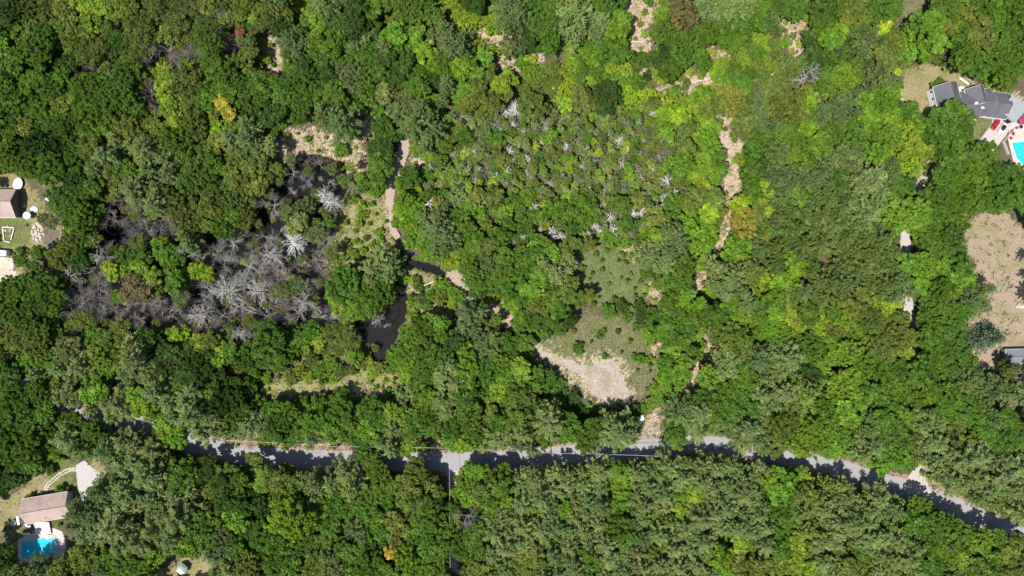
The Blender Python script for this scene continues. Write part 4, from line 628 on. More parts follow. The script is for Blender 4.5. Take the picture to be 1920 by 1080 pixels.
# ---------------------------------------------------------------- ground
def groundmat():
    m = bpy.data.materials.new('forest_ground'); m.use_nodes = True; t = m.node_tree; b = t.nodes['Principled BSDF']; b.inputs['Roughness'].default_value = .95; b.inputs['Specular IOR Level'].default_value = .15
    at = t.nodes.new('ShaderNodeAttribute'); at.attribute_name = 'tint'; tc = t.nodes.new('ShaderNodeTexCoord')
    n1 = t.nodes.new('ShaderNodeTexNoise'); n1.inputs['Scale'].default_value = 1.3; n1.inputs['Detail'].default_value = 8; n1.inputs['Roughness'].default_value = .7
    n2 = t.nodes.new('ShaderNodeTexNoise'); n2.inputs['Scale'].default_value = .16; n2.inputs['Detail'].default_value = 5
    for n in (n1, n2): t.links.new(tc.outputs['Object'], n.inputs[0])
    r = t.nodes.new('ShaderNodeMapRange'); r.inputs[1].default_value = .3; r.inputs[2].default_value = .7; r.inputs[3].default_value = .68; r.inputs[4].default_value = 1.28; t.links.new(n1.outputs[0], r.inputs[0])
    v = t.nodes.new('ShaderNodeVectorMath'); v.operation = 'SCALE'; t.links.new(at.outputs['Color'], v.inputs[0]); t.links.new(r.outputs[0], v.inputs['Scale'])
    mx = t.nodes.new('ShaderNodeMix'); mx.data_type = 'RGBA'; mx.blend_type = 'MULTIPLY'; mr = t.nodes.new('ShaderNodeMapRange'); mr.inputs[1].default_value = .45; mr.inputs[2].default_value = .62; mr.inputs[4].default_value = .8
    t.links.new(n2.outputs[0], mr.inputs[0]); t.links.new(mr.outputs[0], mx.inputs[0]); t.links.new(v.outputs[0], mx.inputs[6]); mx.inputs[7].default_value = (.72, .85, .62, 1)
    t.links.new(mx.outputs[2], b.inputs['Base Color'])
    bp = t.nodes.new('ShaderNodeBump'); bp.inputs['Strength'].default_value = .8; bp.inputs['Distance'].default_value = .25; t.links.new(n1.outputs[0], bp.inputs['Height']); t.links.new(bp.outputs[0], b.inputs['Normal'])
    return m
gs = .75; gx = np.concatenate([[-2600, -900, -400, -260], np.arange(-212, 212.1, gs), [260, 400, 900, 2600]]); gy = np.concatenate([[-2600, -900, -400, -180], np.arange(-124, 124.1, gs), [180, 400, 900, 2600]])
GX, GY = np.meshgrid(gx, gy); jx = GX+rng.normal(0, .9, GX.shape); jy = GY+rng.normal(0, .9, GY.shape)
col = np.zeros(GX.shape+(3,)); col[:] = (.10, .082, .052); z = np.zeros(GX.shape)
PC = {'tan': (.27, .205, .145), 'sandy': (.36, .30, .20), 'slash': (.40, .30, .225), 'meadow': (.145, .138, .07), 'green': (.12, .148, .06), 'marsh': (.22, .20, .095), 'brown': (.235, .195, .10), 'lawn': (.13, .145, .05), 'grass': (.10, .16, .04)}
kx = np.zeros(GX.shape); ky = np.zeros(GX.shape)
for (i_, j_), gx_ in np.ndenumerate(GX):
    v_ = Vector((gx_*.22, GY[i_, j_]*.22, 1.7)); kx[i_, j_] = 2.6*mnoise.noise(v_)+1.0*mnoise.noise(v_*3.1); ky[i_, j_] = 2.6*mnoise.noise(v_+Vector((31, 7, 0)))+1.0*mnoise.noise(v_*3.1+Vector((3, 70, 0)))
jx = jx+kx; jy = jy+ky
for nm, s in PATCH: col[inpoly(jx, jy, pxpoly(s))] = PC[nm]
col[inpoly(jx*1.0+rng.normal(0, 1.2, GX.shape), jy+rng.normal(0, 1.2, GX.shape), pxpoly('985,632 1003,638 1035,655 1085,676 1115,670 1150,664 1168,690 1190,740 1180,760 1150,765 1090,730 1050,692 1005,668'))] = PC['sandy']
for s in (SWAMP, POND, STREAM):
    P = pxpoly(s); mud = inpoly(GX+rng.normal(0, .3, GX.shape), GY+rng.normal(0, .3, GY.shape), P); z[mud] = -.9; col[mud] = (.03, .026, .022)
ii = np.arange(GX.size).reshape(GX.shape)
Q = np.stack([ii[:-1, :-1], ii[:-1, 1:], ii[1:, 1:], ii[1:, :-1]], -1).reshape(-1, 4)
me = mk('ground', np.stack([GX, GY, z], -1).reshape(-1, 3), mat=groundmat(), quads=Q); colattr(me, col.reshape(-1, 3))
ob('ground', me)['kind'] = 'structure'

M_asph = mat('asphalt', (.275, .265, .272), .9, (.235, .225, .232), 3, var2=(.23, .225, .235), scale2=.12, amt=.7)
M_drive = mat('driveway', (.40, .37, .365), .9, (.33, .31, .30), 2)
M_gravel = mat('gravel', (.40, .365, .345), .95, (.34, .31, .285), 3, bump=.4)
M_sand = mat('sand', (.37, .31, .26), .95, (.23, .19, .15), 1.1, bump=.3, var2=(.20, .18, .11), scale2=.22, amt=.75, detail=10)
M_dirt = mat('dirt_path', (.37, .285, .23), .95, (.25, .19, .15), 2.5, bump=.5)
M_pale = mat('pale_lot', (.48, .40, .335), .95, (.42, .34, .27), .6)
M_bank = mat('bank', (.34, .28, .215), .95, (.22, .17, .12), 1.5, bump=.5)
M_needle = mat('pine_needle_litter', (.30, .19, .13), .95, (.2, .12, .08), 2)
M_water = mat('pond_water', (.013, .012, .010), .08, (.008, .0075, .007), .4, spec=.22)
M_weed = mat('algae', (.03, .05, .02), .6)
sheet('road_shoulder', ribbon([W(*p) for p in ROAD], 9.6)[0], .012, M_needle, amp=.7)
sheet('road', road_poly, .03, M_asph, amp=.12, fr=.8)
sheet('side_lane', lane_e, .02, M_gravel, amp=.4); sheet('side_lane', lane_s, .022, M_gravel, amp=.5)
mouth = pxpoly("1692,912 1700,900 1712,880 1722,860 1732,862 1735,890 1742,915 1760,935 1735,935 1700,925"); sheet('lane_mouth', mouth, .036, M_gravel, amp=.2)
sheet('sand_patch', pxpoly(SAND), .02, M_sand, step=.4, amp=1.0, fr=.6)
sheet('dirt_path', [(x-.0, y) for x, y in pxpoly(PATHBROWN)], .02, M_dirt, amp=.4); sheet('stream_bank', pxpoly(BANK), .02, M_bank, amp=.6)
sheet('pale_lot', pxpoly(PARK), .02, M_pale, amp=.4); sheet('driveway', pxpoly(DRIVE_R), .042, M_gravel, amp=.15); sheet('driveway', pxpoly(DRIVE_L), .042, M_drive, amp=.15)
sheet('entrance_track', pxpoly("1205,835 1203,812 1210,796 1222,790 1238,796 1238,835"), .016, M_sand, amp=.4)
sheet('swamp_water', pxpoly(SWAMP), -.22, M_water, amp=.2); sheet('pond_water', pxpoly(POND), -.215, M_water, amp=.2); sheet('stream_water', pxpoly(STREAM), -.205, M_water, amp=.2)

# ---------------------------------------------------------------- ground cover: countless small plants, cut brush, grass
def scatter(n, test, x0=-15, x1=1935, y0=-15, y1=1095):
    x = rng.uniform(x0, x1, n); y = rng.uniform(y0, y1, n); wx, wy = W(x, y); k = test(wx, wy, x, y); return wx[k], wy[k]
def any_in(wx, wy, polys):
    k = np.zeros(len(wx), bool)
    for P in polys: k |= inpoly(wx, wy, P)
    return k
treec = np.array([TONE[t[4]] if t[3] not in 'gd' else TONE['O'] for t in T]); treexy = np.array([[t[0], t[1]] for t in T])
def clumpnoise(wx, wy, f): return np.array([mnoise.noise(Vector((a*f, b*f, 0))) for a, b in zip(wx, wy)])
HARD = OPEN
wx, wy = scatter(150000, lambda a, b, x, y: ~any_in(a, b, HARD))
cn = clumpnoise(wx, wy, .35); k = cn > -.12; wx, wy, cn = wx[k], wy[k], cn[k]
px_, py_ = wx/PX+960, 540-wy/PX
near = np.empty(len(wx), int)
for s in range(0, len(wx), 4000): near[s:s+4000] = np.argmin((px_[s:s+4000, None]-treexy[None, :, 0])**2+(py_[s:s+4000, None]-treexy[None, :, 1])**2, 1)
P = np.stack([wx, wy, .15+rng.uniform(0, 1, len(wx))*(.5+1.6*np.clip(cn, 0, 1))], 1)
V, Q = quads_at(P, np.tile([0, 0, 1.], (len(P), 1)), np.full(len(P), .62), 1.2, jit=.5)
base = treec[near]*.75+np.array([.07, .095, .022])*.5
me = mk('undergrowth', V, mat=M_cover, quads=Q); colattr(me, np.repeat(base, 4, 0)*tints(len(P), .6, 1.3, .15))
tag(ob('undergrowth', me), 'leafy undergrowth covering the forest floor between the trees', 'undergrowth', kind='stuff')
CSW = [W(x, y) for x, y in CS]
wx, wy = scatter(260000, lambda a, b, x, y: any_in(a, b, [CSW])); cn = clumpnoise(wx, wy, .45); k = cn > -.2; wx, wy, cn = wx[k], wy[k], cn[k]
P = np.stack([wx, wy, .4+rng.uniform(.2, 1, len(wx))*(1.2+3.5*np.clip(cn+.1, 0, 1))], 1); V, Q = quads_at(P, np.tile([0, 0, 1.], (len(P), 1)), np.full(len(P), .5), 1.3, jit=.6)
cc = np.array([(.14, .22, .04), (.18, .25, .05), (.11, .18, .03), (.17, .19, .07)])[(clumpnoise(wx, wy, .17)*6+8).astype(int) % 4]; me = mk('swamp_scrub', V, mat=M_cover, quads=Q); colattr(me, np.repeat(cc, 4, 0)*tints(len(P), .7, 1.25, .12))
tag(ob('swamp_scrub', me), 'bright ferny scrub under the pale dead stems of the upper middle swamp', 'scrub', kind='stuff')
# low leafy plants in the open patches
def cover(name, label, kinds, n, thr, size, colr, zmax, f=.5, up=1.):
    polys = [pxpoly(s) for nm, s in PATCH if nm in kinds]
    a = [scatter(n, lambda a, b, x, y: any_in(a, b, polys) & ~any_in(a, b, [pxpoly(SAND)]) & ~any_in(a, b, YARDS if 'slash' in kinds else []))]; wx, wy = a[0]; cn = clumpnoise(wx+50, wy, f); k = cn > thr; wx, wy, cn = wx[k], wy[k], cn[k]
    P = np.stack([wx, wy, .05+rng.uniform(0, zmax, len(wx))*(.4+np.clip(cn-thr, 0, 1)*2)], 1)
    V, Q = quads_at(P, np.tile([0, 0, up], (len(P), 1)), np.full(len(P), size), 1.3, jit=.6)
    me = mk(name, V, mat=M_cover, quads=Q); c = np.array([colr[i] for i in rng.integers(0, len(colr), len(P))]); colattr(me, np.repeat(c, 4, 0)*tints(len(P), .7, 1.25, .1))
    tag(ob(name, me), label, name.replace('_', ' '), kind='stuff')
cover('marsh_plants', 'yellow-green marsh plants growing in clumps over tan sedge', ('marsh',), 300000, -.12, .42, [(.20, .25, .045), (.14, .19, .04), (.26, .24, .09)], .7, .4)
cover('meadow_grass', 'short olive grass tufts over the brown meadow', ('meadow', 'green'), 520000, -.35, .26, [(.10, .125, .04), (.15, .145, .07), (.08, .11, .035), (.20, .175, .10)], .25, .6)
cover('clearing_sprouts', 'young green sprouts scattered over the brushy clearings', ('slash', 'tan'), 260000, .12, .4, [(.12, .18, .035), (.16, .19, .05), (.08, .12, .03)], .6, .45)
cover('lawn_grass', 'mown lawn grass round the houses', ('lawn', 'brown', 'grass'), 400000, -.1, .2, [(.12, .14, .045), (.19, .17, .085), (.14, .145, .055)], .08, .3)
# cut brush: sticks lying every way
polys = [pxpoly(s) for nm, s in PATCH if nm == 'slash']
wx, wy = scatter(420000, lambda a, b, x, y: any_in(a+rng.normal(0, 1.2, len(a)), b+rng.normal(0, 1.2, len(b)), polys))
a = rng.uniform(0, 3.14, len(wx)); l = rng.uniform(.3, 1.3, len(wx)); zz = rng.uniform(.03, .35, len(wx)); dz = rng.normal(0, .12, len(wx))
V, Q = segs(np.stack([wx-np.cos(a)*l/2, wy-np.sin(a)*l/2, zz-dz, wx+np.cos(a)*l/2, wy+np.sin(a)*l/2, np.maximum(zz+dz, .02), rng.uniform(.02, .06, len(wx)), np.full(len(wx), .015)], 1), 3)
me = mk('cut_brush', V, mat=M_cover, quads=Q); cc = np.array([(.52, .40, .31), (.40, .29, .215), (.58, .49, .41), (.24, .17, .13)])[rng.integers(0, 4, len(wx))]; colattr(me, np.repeat(cc, 6, 0)*rng.uniform(.75, 1.2, (len(cc)*6, 1)))
tag(ob('cut_brush', me), 'dry pinkish cut brush and twigs strewn over the clearings', 'brush', kind='stuff')
# scrub of dead twigs standing in the swamp
wx, wy = scatter(190000, lambda a, b, x, y: any_in(a, b, [SWP]) & (x > 0))
cn = clumpnoise(wx, wy, .12); k = cn > .08; wx, wy = wx[k], wy[k]; n = len(wx); d = rng.normal(0, .45, (n, 2)); h_ = rng.uniform(.8, 2.6, n)
V, Q = segs(np.stack([wx, wy, np.full(n, -.2), wx+d[:, 0]*h_, wy+d[:, 1]*h_, h_, np.full(n, .028), np.full(n, .014)], 1), 3)
me = mk('dead_scrub', V, mat=M_cover, quads=Q); colattr(me, np.repeat(np.array([[.10, .088, .075]])*rng.uniform(.6, 1.5, (n, 1)), 6, 0))
tag(ob('dead_scrub', me), 'thin dead grey scrub standing in the dark swamp', 'scrub', kind='stuff')

# a many-stemmed dead tree leaning over the swamp
a0 = W(508, 597); r0 = empty('dead_tree', (*a0, -.6), 'long leaning grey dead tree with several stems over the middle of the swamp', 'dead tree', 'bleached dead trees'); g = np.random.default_rng(5); out = []
for tip, hh in (((432, 548), 6), ((455, 518), 8), ((447, 560), 5), ((470, 505), 7), ((425, 565), 4)):
    tx, ty = W(*tip, hh); e = np.array([tx-a0[0], ty-a0[1], hh]); q = np.zeros(3); rr = .17
    for k in range(1, 8):
        f = k/7; p = e*f+np.array([0, 0, math.sin(f*3.1)*1.6])+g.normal(0, .18, 3)*f; p[2] = max(p[2], .4); out.append((*q, *p, rr*(1-.1*k)+.03, rr*(1-.1*(k+1))+.03))
        if k > 2:
            for _ in range(4):
                dd = e/np.linalg.norm(e)*.8+g.normal(0, .55, 3); L_ = g.uniform(.8, 2.4); m_ = p+dd*L_*.5; out.append((*p, *m_, .055, .04)); out.append((*m_, *(m_+(dd+g.normal(0, .4, 3))*L_*.5), .04, .018)); out.append((*m_, *(m_+(dd+g.normal(0, .6, 3))*L_*.4), .035, .018))
        q = p
l_ = ob('limbs', mk('limbs', *(lambda d: (d[0], None, M_dead, d[1]))(segs(out, 5))), r0); l_.color = (.46, .44, .42, 1)
# ---------------------------------------------------------------- fallen logs
def log(p0, p1, r, label, colr, forks=5):
    a = W(*p0); b = W(*p1); root = empty('fallen_log', (*a, 0), label, 'log'); L = math.hypot(b[0]-a[0], b[1]-a[1]); root.rotation_euler.z = math.atan2(b[1]-a[1], b[0]-a[0])
    m = M_logs[colr]; out = [(i*L/6, math.sin(i)*.12, r+.15, (i+1)*L/6, math.sin(i+1)*.12, r+.15, r*(1-.12*i), r*(1-.12*(i+1))) for i in range(6)]
    ob('trunk', mk('trunk', *(lambda d: (d[0], None, m, d[1]))(segs(out, 8)), ), root)
    o2 = []
    for i in range(forks): 
        f = random.uniform(.3, .95); s = random.choice((-1, 1)); ll = random.uniform(.1, .22)*L; o2.append((f*L, 0, r+.1, f*L+ll*.7, s*ll, r+.25, r*.4, r*.15))
    if o2: ob('stubs', mk('stubs', *(lambda d: (d[0], None, m, d[1]))(segs(o2, 6))), root)
M_logs = {'w': mat('bleached_log', (.6, .56, .5), .8, (.42, .38, .33), 5), 'b': mat('brown_log', (.30, .25, .19), .9, (.2, .16, .12), 5)}
log((1338, 145), (1252, 166), .32, 'long pale fallen log lying across the brushy clearing', 'w')
log((815, 527), (750, 552), .26, 'long pale fallen log reaching across the black pond', 'w')
log((182, 420), (216, 442), .26, 'tan fallen log beside the murky pool left of the swamp', 'b', 2)
log((660, 300), (659, 335), .2, 'thin white birch log at the swamp meadow edge', 'w', 2)
log((206, 404), (218, 416), .2, 'short tan log above the murky pool', 'b', 1)
log((510, 100), (520, 118), .2, 'short grey log on the thin bare strip at top left', 'b', 1)
log((1440, 148), (1457, 130), .3, 'grey fallen trunk left of the big grey snag', 'w', 1)
log((1387, 216), (1404, 205), .25, 'dark leaning log right of the brushy track top end', 'b', 1)
log((1186, 78), (1209, 80), .22, 'pale log across the bare strip at the top edge', 'w', 3)
log((1355, 450), (1364, 438), .22, 'pale log at the bottom end of the brushy track', 'w', 2)

# ---------------------------------------------------------------- buildings
M_roof = mat('grey_shingles', (.105, .105, .122), .8, (.085, .085, .10), 3, var2=(.075, .075, .08), scale2=.35, amt=.8); M_roof_b = mat('brown_shingles', (.37, .285, .25), .9, (.30, .22, .19), 1.6, var2=(.27, .20, .17), scale2=.3)
M_metal = mat('pale_roof', (.27, .285, .30), .6, (.23, .245, .26), 2, metal=.2); M_white = mat('white_paint', (.64, .64, .63), .6, (.56, .56, .55), 2); M_wallg = mat('grey_siding', (.14, .14, .145), .8, (.11, .11, .115), 3)
M_walltan = mat('tan_siding', (.42, .36, .30), .8); M_glass = mat('window_glass', (.03, .035, .04), .1, spec=.6); M_conc = mat('concrete', (.45, .42, .39), .85, (.37, .345, .32), 1.5)
M_black = mat('black', (.02, .02, .022), .4); M_red = mat('red', (.33, .018, .022), .4, (.26, .012, .018)); M_mag = mat('magenta_cloth', (.30, .03, .10), .8); M_stone = mat('stone', (.52, .46, .39), .9, (.36, .31, .26), 2)
M_wood = mat('deck_boards', (.66, .60, .54), .8, (.55, .5, .45), 3); M_brownw = mat('timber', (.30, .21, .13), .9); M_pool = mat('pool_water', (.06, .52, .60), .06, (.02, .36, .50), .3, spec=.5); M_pool2 = mat('pool_water_blue', (.03, .44, .62), .06, (.015, .36, .56), 1.2, spec=.5)
M_lblue = mat('pale_blue_plastic', (.45, .68, .72), .5); M_canopy = mat('white_canopy', (.66, .67, .70), .6, (.58, .59, .62)); M_pinkw = mat('faded_canopy', (.68, .62, .60), .8); M_green = mat('green_canvas', (.32, .45, .36), .7, (.26, .38, .30), 1); M_rim = mat('wheel_metal', (.4, .4, .42), .3, metal=.8)
M_soil = mat('garden_soil', (.16, .125, .095), .95, (.10, .08, .06), 2); M_patio = mat('patio', (.50, .40, .36), .9, (.42, .33, .30), 1.2)

def gable(root, a, b, hr, wl, wr, el, er, roof, wall, oh=.35, win=None):
    A = Vector(W(*a, hr)); B = Vector(W(*b, hr)); u = (B-A).normalized(); n = Vector((-u.y, u.x)); Ai, Bi = A+u*oh, B-u*oh
    v = MB()
    P = lambda q, d, z_: (q.x+n.x*d, q.y+n.y*d, z_)
    sl, sr = (hr-el)/wl, (hr-er)/wr; t_ = .16
    V = [P(Ai, wl-oh, 0), P(Ai, -(wr-oh), 0), P(Ai, -(wr-oh), er+sr*oh-t_), P(Ai, 0, hr-t_), P(Ai, wl-oh, el+sl*oh-t_)]; V += [(x+(Bi-Ai).x, y+(Bi-Ai).y, z_) for x, y, z_ in V]
    v.add(V, [[4, 3, 2, 1, 0], [5, 6, 7, 8, 9], [0, 1, 6, 5], [1, 2, 7, 6], [2, 3, 8, 7], [3, 4, 9, 8], [4, 0, 5, 9]]); v.build('wall', wall, root)
    r = MB(); r.slab([P(A, 0, hr), P(B, 0, hr), P(B, wl, el), P(A, wl, el)], .15); r.slab([P(A, 0, hr), P(A, -wr, er), P(B, -wr, er), P(B, 0, hr)], .15); rf = r.build('roof', roof, root)
    c = MB(); c.tube([(A.x, A.y, hr+.03), (B.x, B.y, hr+.03)], .1); c.build('ridge_cap', M_ridge, rf, world=False).data.transform(root.matrix_basis.inverted())
    f = MB()
    for sgn, w_, e_ in ((1, wl, el), (-1, -wr, er)): f.tube([P(A, w_*1.01, e_-.1), P(B, w_*1.01, e_-.1)], .09)
    for q in (A, B):
        k = u*.04*(1 if q is B else -1); f.tube([P(q+k, wl, el-.12), P(q+k, 0, hr-.12), P(q+k, -wr, er-.12)], .08)
    f.build('fascia', M_white, root)
    return A, B, u, n
M_ridge = mat('ridge_shingles', (.09, .085, .09), .9)
def window(root, c, size, rz, frame=M_white):
    f = MB(); f.box(c, (size[0]+.2, .1, size[1]+.2), rz); w_ = f.build('window', frame, root)
    g = MB(); g.box((c[0], c[1], c[2]), (size[0], .16, size[1]), rz); o = g.build('pane', M_glass); o.data.transform(root.matrix_basis.inverted()); o.parent = w_

hs = empty('house', (*W(1830, 195), 0), 'long grey-roofed house with white walls and three gabled wings, upper right', 'house')
A, B, u, n = gable(hs, (1783, 152.5), (1792.5, 193.5), 7.8, 4.3, 4.5, 4.6, 4.4, M_roof, M_white)     # runs down the page: left of travel is page-right
# its west gable side shows three windows
mid = (A+B)/2
for k in (-2.6, 0, 2.6):
    c = mid+u*k; dd = -n*(4.5-.35+.04); window(hs, (c.x+dd.x, c.y+dd.y, 2.7), (.8, 1.0), math.atan2(u.y, u.x))
gable(hs, (1799, 198), (1870, 187.5), 6.0, 5.2, 4.6, 3.4, 2.9, M_roof, M_white)
gable(hs, (1856, 190), (1900, 196), 5.4, 4.6, 4.8, 3.0, 2.8, M_roof, M_white)
gable(hs, (1838.5, 158.5), (1847, 192), 6.7, 2.6, 4.0, 4.5, 3.8, M_roof, M_white)
g = MB(); cx, cy = W(1831.5, 193, 7); g.box((cx, cy, 5.8), (.9, .7, 2.0), .2); ch = g.build('chimney', M_conc, hs)
g = MB(); g.box((cx, cy, 6.85), (1.1, .9, .12), .2); g.build('chimney_cap', M_white).data.transform(hs.matrix_basis.inverted()); bpy.context.view_layer.update(); S.objects['chimney_cap'].parent = ch
g = MB(); cx, cy = W(1842, 201.5, 5); g.box((cx, cy, 5.05), (1.1, 1.1, .22), .15, -.35); g.build('skylight', M_white, hs)
g = MB(); cx, cy = W(1824, 221); [g.box((cx, cy-.35*i, .55-.18*i), (2.0, .5, .2), .1) for i in range(3)]; g.box((cx-1, cy-.5, .8), (.06, 1.3, .9), .1); g.box((cx+1, cy-.5, .8), (.06, 1.3, .9), .1); g.build('porch_steps', M_white, hs)
g = MB(); cx, cy = W(1801, 170); g.cyl((cx, cy, 0), 1.5, .5, 20); g.build('round_deck', M_white, hs)
gr = empty('garage', (*W(1900, 205), 0), 'garage with a pale metal roof and two dark doors beside the grey-roofed house', 'garage')
P4 = [W(1878, 208, 4), W(1898, 178.5, 5.2), W(1932, 197, 4.6), W(1904, 230.5, 3.6)]; zs = [3.8, 5.0, 4.6, 3.4]
g = MB(); g.slab([(*p, z_) for p, z_ in zip(P4, zs)], .16); g.build('roof', M_metal, gr)
C4 = Vector((sum(p[0] for p in P4)/4, sum(p[1] for p in P4)/4)); Wl = [tuple(C4+(Vector(p)-C4)*.93) for p in P4]
g = MB(); V = [(*p, 0) for p in Wl]+[(*p, z_-.3) for p, z_ in zip(Wl, zs)]; g.add(V, [[3, 2, 1, 0], [4, 5, 6, 7], [0, 1, 5, 4], [1, 2, 6, 5], [2, 3, 7, 6], [3, 0, 4, 7]]); g.build('wall', M_white, gr)
a_, b_ = Vector(Wl[0]), Vector(Wl[3]); ang = math.atan2((b_-a_).y, (b_-a_).x)
nn = Vector((math.sin(ang), -math.cos(ang))); nn = nn if nn.dot(a_-C4) > 0 else -nn
for f in (.27, .73):
    c = a_.lerp(b_, f)+nn*.03; g = MB(); g.box((c.x, c.y, 1.25), (2.6, .1, 2.5), ang); d_ = g.build('garage_door', M_black, gr)

def house2(name, lab, a, b, hr, w1, w2, e1, e2, roof, wall, cat='house'):
    r = empty(name, (*W((a[0]+b[0])/2, (a[1]+b[1])/2), 0), lab, cat); return r, gable(r, a, b, hr, w1, w2, e1, e2, roof, wall)
h2, (A, B, u, n) = house2('house', 'brown-roofed house with a white deck above the kidney-cornered blue pool', (35, 963.5), (121, 949), 6.0, 4.5, 4.7, 3.4, 3.4, M_roof_b, M_walltan)
c = B-u*.33; window(h2, (c.x+n.x*.8, c.y+n.y*.8, 4.2), (.9, 1.0), math.atan2(n.y, n.x)); window(h2, (c.x-n.x*2.6, c.y-n.y*2.6, 1.6), (1.0, 1.1), math.atan2(n.y, n.x))
g = MB(); cx, cy = W(34, 976, 2.5); [g.box((cx+.0, cy+.9-.45*i, 1.3), (.12, .12, 2.6), .17) for i in range(5)]; g.box((cx, cy, 2.6), (.9, 3.2, .12), .17); g.build('side_porch', M_white, h2)
g = MB(); g.box((*W(82, 974, 5), 4.9), (.35, .35, .5)); g.build('roof_vent', M_white, h2)
dk = empty('deck', (*W(83, 990), 0), 'white boarded deck with railings between the brown-roofed house and the pool', 'deck')
g = MB(); [g.box((W(68, 988)[0]+i*.3, W(84, 989)[1], .7), (.27, 4.4, .1), .17) for i in range(19)]; g.build('deck_boards', M_wood, dk)
g = MB(); g.tube([(*W(66, 994), 1.6), (*W(80, 993), 1.6)], .05); g.tube([(*W(96, 984), 1.6), (*W(97, 993), 1.6)], .05); [g.box((*W(66+3.5*i, 994-.25*i), 1.1), (.08, .08, 1.1)) for i in range(5)]; g.build('railing', M_white, dk)
g = MB(); [g.box((*W(85, 996+i*1.6), .55-.16*i), (2.6, .35, .16), .17) for i in range(4)]; g.build('steps', M_wood, dk)
h3, (A, B, u, n) = house2('house', 'brown-roofed house with a dark grey gable wall at the left edge', (-45, 377), (17.5, 377), 6.3, 4.4, 5.6, 3.4, 3.4, M_roof_b, M_wallg)
c = B-u*.33; window(h3, (c.x, c.y, 3.6), (1.0, 1.1), math.atan2(n.y, n.x), M_black)
sh = empty('shed', (*W(1905, 668), 0), 'grey-roofed shed at the edge of the bare clearing', 'shed')
gable(sh, (1888, 669), (1960, 667.5), 3.3, 2.6, 2.6, 2.5, 2.5, M_metal2 if 'M_metal2' in globals() else mat('shed_roof', (.16, .165, .19), .8, (.13, .135, .16), 2), M_wallg, .2)

# ---------------------------------------------------------------- pools, patios, yard things
def pool(name, lab, s, m, cop, zc=.14, apron=None):
    P = [W(x, y) for x, y in CL(s)]; cx = sum(p[0] for p in P)/len(P); cy = sum(p[1] for p in P)/len(P); r = empty(name, (cx, cy, 0), lab, 'pool')
    out = [((x-cx)*1.09+cx, (y-cy)*1.12+cy) for x, y in P]; g = MB(); n_ = len(P)
    V = [(*p, zc) for p in P]+[(*p, zc) for p in out]+[(*p, 0) for p in out]+[(*p, 0) for p in P]; F = []
    for i in range(n_):
        j = (i+1) % n_; F += [[i, j, n_+j, n_+i], [n_+i, n_+j, 2*n_+j, 2*n_+i], [j, i, 3*n_+i, 3*n_+j]]
    g.add(V, F); g.build('coping', cop, r)
    g = MB(); g.add([(*p, .09) for p in P], [list(range(n_))]); o = g.build('water', m, r)
    if o.data.polygons[0].normal.z < 0: o.data.flip_normals()
    return r
ap = "32,1016 36,1010 50,1003 70,999 84,992 100,990 116,996 122,1010 124,1024 120,1040 104,1046 60,1054 42,1054 34,1046 34,1026"
sheet('pool_apron', pxpoly(ap), .05, M_conc, amp=0)
pool('swimming_pool', 'kidney-cornered turquoise pool with a pale concrete edge below the brown-roofed house', "41,1021 45,1016 62,1013 84,1008 87,1003 95,1003 102,1009 105,1018 106,1030 101,1037 55,1048 44,1045 41,1040", M_pool, M_conc)
g = MB(); cx, cy = W(91, 1006); g.box((cx, cy, .11), (2.2, 1.6, .06), .17); o = tag(g.build('pool_steps', M_lblue), 'pale blue entry steps at the corner of the kidney-cornered pool', 'pool steps')
ap2 = "1890,262 1893,240 1905,226 1935,215 1935,330 1912,330 1899,300"
sheet('patio', pxpoly(ap2), .05, M_patio, amp=0)
pool('swimming_pool', 'turquoise pool at the right edge beside the pink patio', "1896.5,267.5 1919,265.5 1945,265.5 1945,322 1925,318 1906,297", M_pool2, M_white)
def fence(pts, lab, m=None, h=1.3, closed=False):
    W_ = [W(*p) for p in pts]; r = empty('fence', (*W_[0], 0), lab, 'fence'); g = MB(); q = MB()
    for a, b in zip(W_[:-1], W_[1:]):
        L = math.hypot(b[0]-a[0], b[1]-a[1]); ang = math.atan2(b[1]-a[1], b[0]-a[0]); c = ((a[0]+b[0])/2, (a[1]+b[1])/2)
        for z_ in (h*.3, h*.62, h*.93): g.box((*c, z_), (L, .06, .12), ang)
        for k in range(int(L/.22)): f = (k+.5)/int(L/.22); g.box((a[0]+(b[0]-a[0])*f, a[1]+(b[1]-a[1])*f, h*.5), (.12, .09, h), ang)
        n_ = max(1, round(L/2.4))
        for k in range(n_+1): p = MB(); p.box((a[0]+(b[0]-a[0])*k/n_, a[1]+(b[1]-a[1])*k/n_, h*.55), (.17, .17, h*1.1), ang); p.build('post', m or M_white, r)
    g.build('pickets', m or M_white, r); return r
fence([(1898, 243), (1879, 266), (1888, 290)], 'white picket fence between the pale driveway and the pool patio')
fence([(7, 482), (31, 485), (27, 508)], 'white fence round the corner of the pale lot', h=1.0)
fence([(118, 433), (112, 460), (96, 463), (80, 462)], 'white angled border fence round the dark garden plot', h=.7)
sheet('garden_plot', pxpoly("84,428 98,422 114,436 110,458 96,461 82,458 80,440"), .03, M_soil, amp=.3)
fence([(1800, 140), (1812, 147), (1825, 159)], 'grey curved low fence above the grey-roofed house', M_conc, .8)
